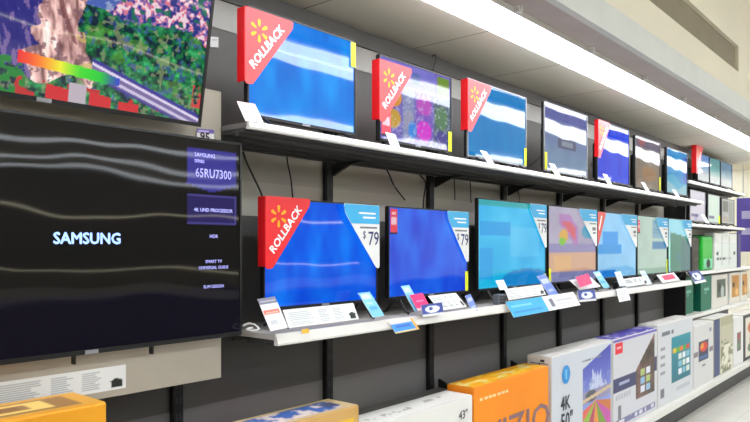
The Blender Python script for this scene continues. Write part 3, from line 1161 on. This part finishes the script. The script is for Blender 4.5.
card('price_card', 'pale blue card leaning at the front corner of the pale sky blue television', 'price card', (604, 288.5), (610, 287), (593, 272), 1.995, 2.07, p_bluecard, 10, 16, LG)
card('price_card', 'pale blue card leaning beside the dark box on the shelf', 'price card', (620, 286.5), (626, 285.5), (614.5, 272), 1.995, 2.06, p_card((214, 228, 244)), 10, 14, LG)
card('information_strip', 'small white information strip below the pale sky blue television', 'information strip', (627, 286.8), (648, 283.5), (622.5, 279), 2.0, 2.03, p_strip(14), 26, 10, 'white information strips on the lower shelf')
card('hanging_price_card', 'small white card of fine print hanging under the shelf edge', 'price card', (619.5, 302), (630.5, 300), (616, 289), 1.95, 1.985, p_lines, 14, 14, LG)
card('price_card', 'pale blue card leaning below the pale grey green television', 'price card', (647, 284.5), (652, 283.5), (639.5, 271), 1.995, 2.07, p_card((206, 222, 244)), 10, 14, LG)
card('price_card', 'white card with a pink centre near the end of the lower shelf', 'price card', (663, 283), (680, 280), (656.5, 275), 1.995, 2.04, p_pinkwhite, 18, 10, LG)

card('hanging_price_tag', 'tiny orange sticker on the edge of the lower shelf under the first information strip', 'sticker', (302.5, 334), (309.5, 332.8), (301.5, 329.5), 1.985, 1.987, p_flat((246, 190, 60), 2, 10), 6, 5)
bm = bmesh.new(); tube(bm, smooth_path([P(243, 326, 2.12), P(249, 323.5, 2.10), P(255, 325, 2.06), P(259, 329.5, 2.02), P(252, 330.5, 2.05), P(247, 329, 2.09), P(253, 327.5, 2.08)]), .004)
tag(obj('white_cord', bm, WHITE, smooth=True), 'white cord lying coiled on the start of the lower shelf', 'cable')

# dark boxes on the lower shelf among the cards
p = P(501, 299, 2.03)
root = thing('security_box', 'small dark grey box standing on the shelf before the tall cyan television', 'box', (p.x, 2.02, Z(LZ)))
bm = bmesh.new(); box(bm, -.045, .045, 0, .04, .001, .062, .006); obj('case', bm, mat('grey_device', (96, 100, 106), .5), root)
bm = bmesh.new()
for q in range(3):
    box(bm, -.034, .034, -.003, .001, .012 + q * .016, .02 + q * .016)
obj('vents', bm, DGREY, root)
p = P(614, 285, 2.08)
root = thing('security_box', 'small black box on the shelf between two leaning pale blue cards', 'box', (p.x, 2.03, Z(LZ)))
bm = bmesh.new(); box(bm, -.05, .05, 0, .04, .001, .06, .006); obj('case', bm, BLACK, root)
bm = bmesh.new(); box(bm, -.03, .03, -.002, .001, .02, .04); obj('label', bm, DGREY, root)

# tags on the back panel / board
card('hanging_price_tag', 'small white tag stuck high on the dark back panel', 'tag', (210.5, 47), (218.5, 47.5), (210.5, 36.5), 2.443, 2.443, p_card((238, 238, 236), None, None, None), 10, 10)


def p_95(U, V):
    img = full(U, (240, 238, 236))
    put(img, V > .72, (120, 100, 180))
    put(img, rect(U, V, .1, .7, .8, .9), (200, 190, 230))
    return img


tg = card('hanging_price_tag', 'white price tag with purple heading and large dark numerals above the dark screen', 'tag', (197, 143), (214, 144), (197, 128.5), 2.155, 2.155, p_95, 18, 16)
text('lettering', '95', (.012, -.002, .012), (1, 0, 0), (0, 0, 1), .045, mat('ink_black', (30, 30, 34), .5), tg, .001, 'LEFT')

# ------------------------------------------------------------------ cables
def cable(label, pts, r=.0045, group='power cables hanging behind the shelves'):
    bm = bmesh.new(); tube(bm, smooth_path([P(*q) for q in pts]), r)
    o = obj('power_cord', bm, BLACK, smooth=True)
    o.data.materials[0] = BLACK
    return tag(o, label, 'cable', group)


cable('black cord curving down beside the upright edge of the biggest black television', [(243, 152, 2.42), (247, 163, 2.41), (254, 178, 2.41), (262, 196, 2.4), (264, 215, 2.42)])
cable('thin black cord hanging straight above the sunburst ROLLBACK sign', [(286, 150, 2.42), (288, 165, 2.42), (291, 180, 2.41), (293, 202, 2.42)], .0035)
cable('black cord sloping down above the $79 sign of the first lower television', [(385, 167, 2.42), (389, 174, 2.41), (395, 187, 2.41), (405, 200, 2.42)])
cable('black cord hooked beside the upright above the small red label', [(420, 175, 2.42), (425, 181, 2.41), (425.6, 186, 2.41), (424, 197, 2.41), (423, 212, 2.42)])
cable('thin black cord hanging above the $79 sign of the second lower television', [(454, 174, 2.42), (454.5, 186, 2.42), (455, 200, 2.42)], .0035)
cable('thin black cord hanging just before the tall cyan television', [(470, 177, 2.42), (470.5, 188, 2.42), (471, 203, 2.42)], .0035)
cable('thin black cord hanging above the tall cyan television', [(517, 184, 2.42), (519, 195, 2.42), (520, 205, 2.42)], .0035)
cable('black cord looping between the cerulean and the lavender televisions', [(526, 168, 2.2), (534, 163, 2.3), (541, 156, 2.34), (547, 150, 2.3)], .0045)
cable('black cord looping between the lavender and the royal blue televisions', [(586, 170, 2.2), (590, 166, 2.3), (595, 160, 2.34), (600, 155, 2.3)], .0045)
cable('black hooked cable rising from the top of the purple picture grid television', [(433, 70.3, 2.09), (434, 66, 2.10), (436, 59, 2.12), (434.5, 55, 2.14), (432, 57, 2.15)], .004, 'cable above the televisions')


# ------------------------------------------------------------------ cartons on the base deck
def carton(label, x0, x1, z1, y0, dep, body, front, top=None, nx=60, nz=60, cat='box', group='television cartons on the base deck', zb=DZ, name='television_carton', topgrid=(60, 14), seam=None):
    W, H = x1 - x0, z1 - zb
    root = thing(name, label, cat, (x0, y0, Z(zb)), group)
    bm = bmesh.new(); box(bm, .004, W - .004, .002, dep, .001, H, .006)
    obj('carton_body', bm, body, root)
    art('front_print', front, (.008, .001, .008), (W - .016, 0, 0), (0, 0, H - .014), nx, nz, PRINT, root)
    if top is not None:
        art('top_print', top, (.008, .008, H + .0008), (W - .016, 0, 0), (0, dep - .014, 0), topgrid[0], topgrid[1], PRINT, root)
    bm = bmesh.new()
    s = seam or DGREY
    box(bm, .002, .0045, dep * .15, dep * .85, H - .05, H - .046)
    box(bm, .002, .0045, dep * .48, dep * .52, H * .5, H - .046)
    obj('flap_seam', bm, s, root)
    return root, W, H


def p_b0(U, V):
    img = full(U, (240, 164, 30)) + 14 * (noise(U, V, 8, 8, 4)[..., None] - .5)
    put(img, (U < .955) & (V < .90 + .0 * U), (190, 90, 100))
    put(img, (U < .955) & (V < .90) & (noise(U, V, 6, 6, 8, 2) > .5), (150, 70, 120), .6)
    return img


def p_b0top(U, V):
    img = full(U, (232, 170, 60))
    put(img, rect(U, V, 0, .955, .12, .88), (164, 120, 70))
    m = rect(U, V, .62, .90, .26, .8) & ~rect(U, V, .66, .86, .38, .68)
    put(img, m, (250, 214, 120))
    put(img, rect(U, V, .68, .84, .42, .64), (150, 104, 60))
    for k in range(9):
        put(img, rect(U, V, .05 + k * .06, .085 + k * .06, .3, .5), (226, 206, 180))
    return img


orange = mat('orange_carton', (240, 160, 26), .5)
kraft = mat('kraft_carton', (206, 166, 100), .6)
whitec = mat('white_carton', (224, 223, 220), .5, var=.03)
bx = ratio(108.5) * 1.87
bz0 = -.184 / SS * 1.87
carton('orange and brown carton under the taupe board, tallest on the deck', bx - 1.25, bx, bz0, 1.87, .21, orange, p_b0, p_b0top, 80, 50, topgrid=(110, 26))


def p_b1(U, V):
    img = full(U, (212, 168, 98)) + 16 * (noise(U, V, 9, 9, 2)[..., None] - .5)
    put(img, rect(U, V, .86, .96, .70, .93), (246, 206, 30))
    put(img, rect(U, V, .875, .945, .77, .80), (190, 150, 40))
    put(img, rect(U, V, .3, .8, .3, .82), (190, 176, 170), .8)
    return img


def p_b1top(U, V):
    img = full(U, (222, 196, 150))
    n = noise(U, V, 34, 5, 5, 2)
    put(img, rect(U, V, .03, .95, .12, .86), (70, 110, 186))
    put(img, rect(U, V, .03, .95, .12, .86) & (n > .52), (214, 196, 206))
    put(img, rect(U, V, .03, .95, .12, .86) & (n > .62), (236, 222, 216))
    put(img, rect(U, V, .88, .96, .3, .7), (60, 70, 110), .8)
    return img


b1x1 = ratio(360) * 1.9
b1z = -.2667 / SS * 1.9
carton('kraft cardboard carton with blue patterned top, between the orange cartons', 1.09, b1x1, b1z, 1.9, .185, kraft, p_b1, p_b1top, 50, 40, topgrid=(80, 18))

b2x1 = ratio(473.5) * 1.9
b2z = -.3085 / SS * 1.9


def p_b2(U, V):
    img = full(U, (236, 235, 230))
    put(img, rect(U, V, .80, .99, .70, .74), (60, 60, 64))
    return img


def p_b2top(U, V):
    img = full(U, (244, 243, 238))
    put(img, rect(U, V, .1, .5, .3, .5) & (noise(U, V, 40, 4, 6) > .55), (190, 186, 176))
    put(img, rect(U, V, .6, .85, .5, .7) & (noise(U, V, 40, 4, 7) > .5), (200, 196, 188))
    return img


root, W, H = carton('white carton with 43 inch marking, lower than the orange carton beside it', b1x1 + .02, b2x1 - .003, b2z, 1.9, .17, whitec, p_b2, p_b2top, 40, 30)
INK = mat('dark_print', (52, 54, 62), .5)
text('lettering', '43"', (W - .135, -.001, H - .105), (1, 0, 0), (0, 0, 1), .06, INK, root, .0008)

b3z = -.2955 / SS * 1.9
b3x1 = ratio(549) * 1.9


def p_b3(U, V):
    return full(U, (255, 148, 4)) + 10 * (noise(U, V, 5, 5, 3)[..., None] - .5)


def p_b3top(U, V):
    img = full(U, (252, 176, 20))
    n = noise(U, V, 9, 4, 9, 2)
    put(img, n > .58, (255, 206, 60))
    put(img, (n > .68), (255, 232, 170), .8)
    return img


root, W, H = carton('bright orange carton with large grey VIZIO lettering', b2x1, b3x1, b3z, 1.9, .17, mat('bright_orange_carton', (246, 140, 8), .5), p_b3, p_b3top, 30, 30)
text('lettering', 'VIZIO', (.10, -.002, H - .375), (1, 0, 0), (0, 0, 1), .235, mat('grey_violet_print', (136, 104, 112), .5), root, .002, 'LEFT', 1.28)
bm = bmesh.new()
for q in range(7):
    box(bm, .06 + q * .045, .06 + q * .045 + (.036 if q % 3 else .026), -.0015, .0, H - .078, H - .064)
obj('fine_print', bm, mat('pale_orange_print', (255, 220, 160), .5), root)

b4z = -.2755 / SS * 1.9
b4x0, b4x1 = ratio(551.6) * 1.9, ratio(612) * 1.9


def p_b4(U, V):
    img = full(U, (208, 214, 222))
    ins = (U > .48) & (U < .985) & (V > .02) & (V < .80 + .18 * (U - .48) / .5)
    sky = np.array([62, 66, 176.]) + (np.array([150, 170, 226.]) - np.array([62, 66, 176.])) * np.clip(1.5 - V[..., None] * 1.5, 0, 1)
    img[:] = np.where(ins[..., None], sky, img)
    for u0, u1, vt in ((.60, .65, .66), (.645, .70, .74), (.70, .74, .67), (.73, .80, .71), (.80, .85, .62), (.84, .92, .58)):
        put(img, ins & rect(U, V, u0, u1, .5, vt + .03 * np.sin(U * 80)), (214 + 30 * (u0 - .6), 224, 242), .8)
    put(img, ins & (V > .5) & (V < .7) & (noise(U, V, 30, 20, 3, 2) > .62), (140, 150, 200), .7)
    put(img, ins & (V < .56) & (V > .44), (150, 146, 180))
    put(img, ins & disc(U, V, .62, .5, .1, .06), (60, 60, 60), .7)
    # parasols seen from above: coloured wedges
    an = np.arctan2(V - .44, (U - .70))
    base = ins & (V < .46 + .12 * (U - .5))
    cols = [(206, 120, 60), (200, 84, 170), (120, 160, 60), (226, 150, 70), (190, 70, 110), (150, 190, 70), (226, 110, 90)]
    for k, c in enumerate(cols):
        put(img, base & (an < -.2 - k * .38) & (an > -.2 - (k + 1) * .38), c)
    put(img, ins & (np.abs(V - .47 - .12 * (U - .5)) < .018), (214, 190, 150))
    put(img, rect(U, V, .44, .8, .87, .885) & (noise(U, V, 60, 4, 3) > .4), (130, 134, 140))
    return img


def p_white_top(seed):
    def f(U, V):
        img = full(U, (232, 230, 226))
        put(img, noise(U, V, 12, 4, seed, 2) > .62, (214, 210, 204), .7)
        return img
    return f


root, W, H = carton('white carton with blue round icon, 4K and a picture of colourful parasols', b4x0, b4x1, b4z, 1.9, .17, whitec, p_b4, p_white_top(5), 110, 110)
bm = bmesh.new()
vs = [bm.verts.new((W * .21 + .06 * math.cos(q), -.0015, H * .80 + .06 * math.sin(q))) for q in [2 * math.pi * k / 28 for k in range(28)]]
bm.faces.new(vs); obj('round_icon', bm, mat('icon_blue', (20, 140, 214), .4), root)
bm = bmesh.new(); box(bm, W * .21 - .012, W * .21 + .012, -.003, -.0016, H * .80 - .03, H * .80 + .032); obj('icon_mark', bm, mat('icon_pale', (120, 200, 240), .4), root)
text('lettering', '4K', (W * .20, -.002, H * .475), (1, 0, 0), (0, 0, 1), .125, INK, root, .003, 'CENTER', .95)
text('lettering', '50"', (W * .22, -.002, H * .30), (1, 0, 0), (0, 0, 1), .14, INK, root, .003, 'CENTER', .95)
bm = bmesh.new()
tube(bm, [(.0015, .05, H - .03), (.0015, .075, H - .03)], .008); obj('hand_hole', bm, DGREY, root)

b5z = -.2755 / SS * 1.9
b5x0, b5x1 = b4x1 + .02, ratio(657.3) * 1.9


def p_b5(U, V):
    img = full(U, (212, 212, 218))
    put(img, V > .975, (110, 96, 190))
    put(img, rect(U, V, .04, .19, .84, .965), (232, 30, 50))
    put(img, rect(U, V, .07, .16, .89, .915), (250, 190, 196))
    put(img, rect(U, V, .0, .5, .42, .575), (56, 58, 104))
    put(img, rect(U, V, .9, 1., .48, .66), (56, 58, 104))
    put(img, rect(U, V, .12, .34, .48, .52), (170, 176, 210))
    ins = (U > .48) & (U < .94) & (V > .24) & (V < .58 + .38 * (U - .48) / .46)
    c = np.array([92, 70, 62.]) + (noise(U, V, 10, 10, 3, 2)[..., None] - .5) * np.array([120, 80, 80.])
    img[:] = np.where(ins[..., None], c, img)
    for r in range(3):
        for q in range(2):
            put(img, rect(U, V, .60 + q * .13, .70 + q * .13, .30 + r * .10, .375 + r * .10), [(226, 228, 240), (150, 190, 220), (180, 200, 120)][(r + q) % 3])
    for k in range(6):
        put(img, rect(U, V, .05 + k * .055, .085 + k * .055, .33, .38), (176, 178, 190))
    put(img, rect(U, V, .05, .95, .04, .11), (120, 120, 160))
    put(img, rect(U, V, .07, .93, .055, .095) & (noise(U, V, 24, 2, 3) > .45), (220, 220, 232))
    put(img, rect(U, V, .10, .16, .1, .26), (120, 122, 130))
    return img


def p_b5top(U, V):
    img = full(U, (82, 72, 176))
    put(img, noise(U, V, 12, 4, 8, 2) > .58, (120, 110, 200))
    put(img, noise(U, V, 14, 4, 18, 2) > .68, (200, 196, 226))
    return img


carton('white carton with purple top, red square mark and dark tiled screen picture', b5x0, b5x1, b5z, 1.9, .17, whitec, p_b5, p_b5top, 90, 90)

b6z = -.268 / SS * 1.9
b6x0, b6x1 = b5x1 + .02, ratio(693) * 1.9


def p_b6(U, V):
    img = full(U, (212, 214, 218))
    ins = rect(U, V, .36, .93, .22, .80)
    c = np.array([14, 128, 146.]) + (V[..., None] - .5) * np.array([20, 60, 60.])
    img[:] = np.where(ins[..., None], c, img)
    for k, cc in enumerate([(226, 190, 40), (90, 170, 60), (230, 120, 40), (60, 170, 80), (210, 60, 50)]):
        put(img, rect(U, V, .40 + k * .10, .49 + k * .10, .60, .655), cc)
    for r in range(3):
        for q in range(3):
            put(img, rect(U, V, .56 + q * .12, .65 + q * .12, .30 + r * .10, .37 + r * .10), [(236, 240, 244), (130, 190, 210), (220, 230, 220)][(r + q) % 3])
    put(img, rect(U, V, .10, .42, .86, .90) & (noise(U, V, 40, 2, 3) > .35), (110, 112, 120))
    for k in range(4):
        put(img, rect(U, V, .06, .18, .68 - k * .1, .72 - k * .1), (150, 152, 160))
    put(img, rect(U, V, .06, .16, .1, .2), (110, 110, 120))
    put(img, rect(U, V, .5, .9, .1, .14), (190, 192, 200))
    return img


carton('white carton picturing a teal screen with a row of coloured tiles', b6x0, b6x1, b6z, 1.9, .17, whitec, p_b6, p_white_top(9), 80, 80)

b7x0, b7x1 = b6x1 + .02, ratio(713.5) * 1.9


def p_b7(U, V):
    img = full(U, (216, 215, 214))
    put(img, rect(U, V, .24, .74, .40, .72), (56, 60, 84))
    put(img, disc(U, V, .5, .62, .2, .08), (220, 60, 50))
    put(img, disc(U, V, .42, .64, .08, .05), (236, 160, 60))
    put(img, rect(U, V, .3, .7, .42, .48), (70, 110, 170))
    put(img, rect(U, V, .0, .2, .5, .58), (130, 120, 130))
    put(img, rect(U, V, .8, .98, .5, .58), (130, 120, 130))
    put(img, rect(U, V, .42, .6, .3, .33), (130, 130, 130))
    put(img, rect(U, V, .8, .9, .85, .9), (150, 150, 160))
    return img


carton('white carton with a small dark picture of red and orange, past the teal screen carton', b7x0, b7x1, -.309 / SS * 1.9, 1.9, .16, whitec, p_b7, p_white_top(3), 40, 60)


def p_b8(U, V):
    img = full(U, (196, 192, 166))
    put(img, U < .30, (62, 74, 122))
    put(img, (U > .34) & (V < .6) & (noise(U, V, 6, 9, 3, 2) > .45), (120, 124, 90), .8)
    put(img, (U > .34) & (V < .5) & (noise(U, V, 6, 9, 6, 2) > .58), (230, 226, 206))
    put(img, (U > .34) & (V > .85), (176, 172, 140))
    return img


x8 = ratio(733) * 1.9
carton('carton with a dark blue stripe and olive picture, farther along the deck', b7x1 + .02, x8, -.306 / SS * 1.9, 1.9, .16, mat('olive_carton', (190, 184, 160), .5), p_b8, p_white_top(11), 36, 50)


def p_b9(U, V):
    img = full(U, (230, 230, 228))
    put(img, rect(U, V, .35, .75, .3, .7), (110, 104, 96))
    put(img, disc(U, V, .55, .6, .1, .06), (180, 60, 60))
    put(img, disc(U, V, .5, .4, .12, .06), (90, 140, 90))
    return img


x9 = ratio(743.5) * 1.9
carton('narrow-looking white carton with an upright dark picture near the end of the deck', x8 + .02, x9, -.33 / SS * 1.9, 1.9, .16, whitec, p_b9, p_white_top(13), 30, 40)


def p_b10(U, V):
    img = full(U, (36, 36, 38))
    put(img, rect(U, V, .08, .95, .06, .94), (226, 222, 210))
    put(img, disc(U, V, .4, .7, .2, .12), (214, 110, 50))
    put(img, disc(U, V, .55, .4, .25, .16), (150, 70, 60))
    put(img, disc(U, V, .35, .25, .15, .1), (90, 120, 80))
    return img


carton('carton printed like a black frame, last one on the deck', x9 + .02, 9.9, -.33 / SS * 1.9, 1.9, .16, BLACK, p_b10, p_white_top(15), 30, 40)

# ------------------------------------------------------------------ next bay of shelving
EX = 7.78
bm = bmesh.new(); box(bm, EX, EX + .03, 2.22, 2.445, Z(DZ) + .003, Z(1.0), .003)
o = obj('end_panel', bm, BLACKSTEEL); tag(o, 'tall black end panel where the two runs of shelving meet', 'panel')
S2 = 2.2
ZA, ZB_, ZCC, ZD = .715, .245, -.295, -.77
X2a, X2b = 7.83, 10.39
for z, lab, nm in ((ZA, 'short white shelf high in the far bay, holding three televisions', 'far_top_shelf'),
                   (ZB_, 'short white shelf in the far bay, holding grey monitors', 'far_middle_shelf'),
                   (ZCC, 'short white shelf in the far bay, holding the green container', 'far_lower_shelf'),
                   (ZD, 'lowest white shelf of the far bay, holding green and white cartons', 'far_bottom_shelf')):
    shelf('bay_shelf', lab, X2a, X2b if z > 0 else 11.25, S2, z, .03, [])
YA = 2.27
FG = 'televisions on the far bay top shelf'
for a, b, pt, lab in ((697.5, 709, p_far((40, 110, 180), (200, 206, 214), 3), 'far-bay television partly covered by a red sign'),
                      (709.7, 720, p_far((20, 130, 140), (214, 222, 224), 5), 'far-bay television with green tinted top, middle of the three'),
                      (720.6, 732, p_far((50, 110, 150), (206, 212, 216), 7), 'far-bay television with slate blue top, last of the three')):
    television(lab, PX(a, YA), PX(b, YA), ZA + .045, .363 / SS * YA, YA, ZA, pt, 20, 24, FG, wb=.012)
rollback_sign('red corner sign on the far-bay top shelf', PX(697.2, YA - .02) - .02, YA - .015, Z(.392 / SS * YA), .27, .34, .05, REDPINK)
MG = 'monitors on the far bay middle shelf'


def p_mon(c, dark=False):
    def f(U, V):
        img = full(U, c)
        if dark:
            put(img, rect(U, V, .1, .5, .5, .9), (70, 76, 84))
            put(img, rect(U, V, .1, .5, .1, .3), (150, 140, 130))
            put(img, rect(U, V, .6, .9, .1, .9), (120, 128, 130))
        else:
            put(img, rect(U, V, .08, .5, .12, .22), (70, 74, 130))
        return img
    return f


for a, b, tpy, c, dk, lab in ((690, 705, .214, (190, 186, 206), False, 'pale lilac monitor behind the end of the upper shelf'),
                              (708, 719.5, .212, (190, 212, 202), False, 'pale green monitor with yellow sticker, middle of the far bay'),
                              (721.5, 734, .206, (150, 156, 160), True, 'dark grey patterned monitor at the end of the far bay middle shelf')):
    xa, xb, z1 = PX(a, YA), PX(b, YA), tpy / SS * YA
    tv = television(lab, xa, xb, ZB_ + .03, z1, YA, ZB_, p_mon(c, dk), 20, 20, MG, wb=.02, bezmat=SILVER if not dk else BLACK)
    if a == 708:
        sticker(tv, xb - xa, z1 - ZB_ - .03, .03, 1, .02, .3, w=.06)
card('price_card', 'white price card leaning below the pale lilac monitor', 'price card', (706, 223), (709.5, 223.2), (701, 214.5), 2.195, 2.24, p_card((244, 244, 244)), 6, 8, 'far bay price cards')
card('hanging_price_card', 'dark blue and white badge card hanging at the start of the far bay', 'price card', (695.5, 284), (706.5, 281.5), (687.5, 272), 2.10, 2.16, p_badge, 16, 14, 'far bay price cards')

# things on the far lower shelf
def lathe_box(name, label, cat, a, b, py0, z, y, dep, body):
    xa, xb = PX(a, y), PX(b, y)
    root = thing(name, label, cat, (xa, y, Z(z)))
    h = P((a + b) / 2, py0, y).z - Z(z)
    return root, xb - xa, h


root, w, h = lathe_box('green_container', 'bright green container with a black round opening', 'container', 702.5, 713, 236, ZCC + .003, 2.26, .12, None)
bm = bmesh.new(); box(bm, 0, w, 0, .12, 0, h, .03, 3); obj('body', bm, mat('vivid_green', (20, 176, 50), .35), root)
bm = bmesh.new()
box(bm, .04, w - .04, -.004, .01, .02, h * .34, .01, 2); obj('lower_label', bm, mat('mint_label', (110, 206, 160), .4), root)
bm = bmesh.new()
vs = [bm.verts.new((w * .5 + .085 * math.cos(q), -.006, h * .2 + .055 * math.sin(q))) for q in [2 * math.pi * k / 20 for k in range(20)]]
bm.faces.new(vs); obj('opening', bm, BLACK, root)
root, w, h = lathe_box('cable_carton', 'dark jumble of boxed cables at the start of the far lower shelf', 'box', 692, 699, 237, ZCC + .003, 2.29, .09, None)
bm = bmesh.new(); box(bm, 0, w, 0, .1, 0, h, .012); obj('carton_body', bm, mat('dark_brown_carton', (46, 38, 38), .5), root)
art('front_print', lambda U, V: full(U, (50, 42, 42)) + 90 * (noise(U, V, 6, 9, 3, 2)[..., None] - .45), (.01, -.001, .01), (w - .02, 0, 0), (0, 0, h - .02), 20, 24, PRINT, root)


def p_kit(U, V):
    img = full(U, (216, 222, 216))
    put(img, rect(U, V, .04, .96, .74, .98) & (noise(U, V, 6, 4, 3) > .4), (236, 236, 230))
    put(img, rect(U, V, .3, .34, .1, .95) | rect(U, V, .62, .65, .1, .95), (190, 196, 190))
    put(img, disc(U, V, .12, .44, .05, .06) | disc(U, V, .88, .44, .05, .06), (40, 42, 48))
    put(img, rect(U, V, .06, .72, .24, .30) & (noise(U, V, 30, 3, 3) > .35), (60, 62, 66))
    return img


carton('white carton with black round marks beside the green container', PX(714.5, 2.26), PX(737, 2.26), .055 / SS * 2.26, 2.26, .12, whitec, p_kit, None, 40, 30, zb=ZCC, name='carton', group='cartons on the far lower shelf')
carton('slim dark purple carton at the end of the far lower shelf', PX(737.5, 2.26), PX(741, 2.26), .058 / SS * 2.26, 2.26, .12, mat('purple_carton', (52, 46, 110), .5), p_flat((56, 48, 116), 3), None, 10, 14, zb=ZCC, name='carton', group='cartons on the far lower shelf')

# things on the far bottom shelf
def p_green(U, V):
    img = full(U, (0, 112, 86))
    put(img, rect(U, V, .3, .75, .58, .64) | rect(U, V, .35, .7, .48, .54) & (noise(U, V, 9, 9, 3) > .3), (120, 190, 170))
    return img


gm = mat('deep_green_carton', (0, 104, 82), .45)
zt2 = -.355 + .0
carton('deep green carton next to the black end panel', PX(683.5, 2.3), PX(693.5, 2.3), ZCC - .06, 2.3, .1, gm, p_green, None, 16, 24, zb=ZD, name='carton', group='cartons on the far bottom shelf')
carton('deep green carton under the hanging badge card of the far bay', PX(701, 2.26), PX(711.5, 2.26), ZCC - .055, 2.26, .12, gm, p_green, None, 16, 24, zb=ZD, name='carton', group='cartons on the far bottom shelf')


def p_phone(U, V):
    img = full(U, (226, 222, 212))
    put(img, rect(U, V, .3, .85, .28, .86), (84, 96, 84))
    put(img, disc(U, V, .45, .6, .1, .14), (40, 44, 44))
    put(img, disc(U, V, .65, .45, .1, .2), (190, 200, 196))
    return img


def p_orange2(U, V):
    img = full(U, (226, 222, 210))
    put(img, rect(U, V, .2, .95, .2, .92), (200, 140, 60))
    put(img, disc(U, V, .4, .6, .12, .1), (50, 40, 40))
    put(img, disc(U, V, .7, .35, .16, .12), (236, 190, 120))
    return img


for a, b, pt, lab in ((712, 728, p_phone, 'white carton with a dark green upright picture on the far bottom shelf'),
                      (729.5, 740, p_orange2, 'white and amber carton on the far bottom shelf'),
                      (740.5, 748, p_orange2, 'amber carton last on the far bottom shelf')):
    carton(lab, PX(a, 2.26), PX(b, 2.26) - .01, ZCC - .06, 2.26, .12, whitec, pt, p_white_top(2), 26, 30, zb=ZD, name='carton', group='cartons on the far bottom shelf')

# hanging banner far behind
root = thing('banner', 'purple banner with two pale marks hanging beyond the far bay', 'banner', (13.4, 2.3, Z(-.1)))
bm = bmesh.new(); box(bm, 0, .03, 0, .66, 0, .95, .004); obj('banner_sheet', bm, mat('violet_banner', (104, 88, 176), .5), root)
bm = bmesh.new()
box(bm, -.004, .0, .40, .58, .58, .72); obj('banner_print', bm, mat('pale_violet_print', (196, 190, 226), .5), root)
bm = bmesh.new(); box(bm, -.004, .0, .40, .58, .30, .42)
obj('banner_print', bm, mat('pale_violet_print', (196, 190, 226), .5), root)
bm = bmesh.new(); tube(bm, [(.015, .1, .95), (.015, .1, ZC - Z(-.1))], .006); tube(bm, [(.015, .56, .95), (.015, .56, ZC - Z(-.1))], .006); obj('hanging_rod', bm, SILVER, root)

# small pieces belong to the part that carries them
CARRIER = {'emblem': 'front_panel', 'header_print': 'header', 'round_icon': 'front_print', 'icon_mark': 'front_print', 'fine_print': 'front_print',
           'screen_lettering': 'screen', 'maker_plate': 'bezel', 'edge_sticker': 'bezel', 'opening': 'body', 'lower_label': 'body'}


def stem_of(o):
    return o.name.split('.')[0]


for o in list(C.objects):
    p = o.parent
    if p is None or p.parent is not None:
        continue
    n = stem_of(o)
    if n == 'lettering':
        want = ('front_print', 'front_panel', 'panel', 'print')
    elif n == 'fine_print':
        want = ('front_print', 'panel')
    elif n in CARRIER:
        want = (CARRIER[n],)
    else:
        continue
    for w_ in want:
        c = [q for q in p.children if stem_of(q) == w_]
        if c:
            o.parent = c[0]
            break

# ------------------------------------------------------------------ light and camera
w = bpy.data.worlds.new('shop_ambient')
bpy.context.scene.world = w
w.use_nodes = True
w.node_tree.nodes['Background'].inputs['Color'].default_value = (1, .97, .92, 1)
w.node_tree.nodes['Background'].inputs['Strength'].default_value = .3

cam = bpy.data.cameras.new('camera')
cam.sensor_width = 36
cam.lens = 36 * F / 750
cam.shift_y = (HY - 211) / 750
cam.clip_start = .05
co = bpy.data.objects.new('camera', cam)
C.objects.link(co)
co.location = (0, 0, CAMZ)
co.rotation_euler = (math.pi / 2, 0, -math.atan2(SS, CC))
sc = bpy.context.scene
sc.camera = co
sc.view_settings.view_transform = 'Standard'
sc.view_settings.exposure = 0.0
sc.cycles.max_bounces = 6
sc.cycles.use_denoising = True
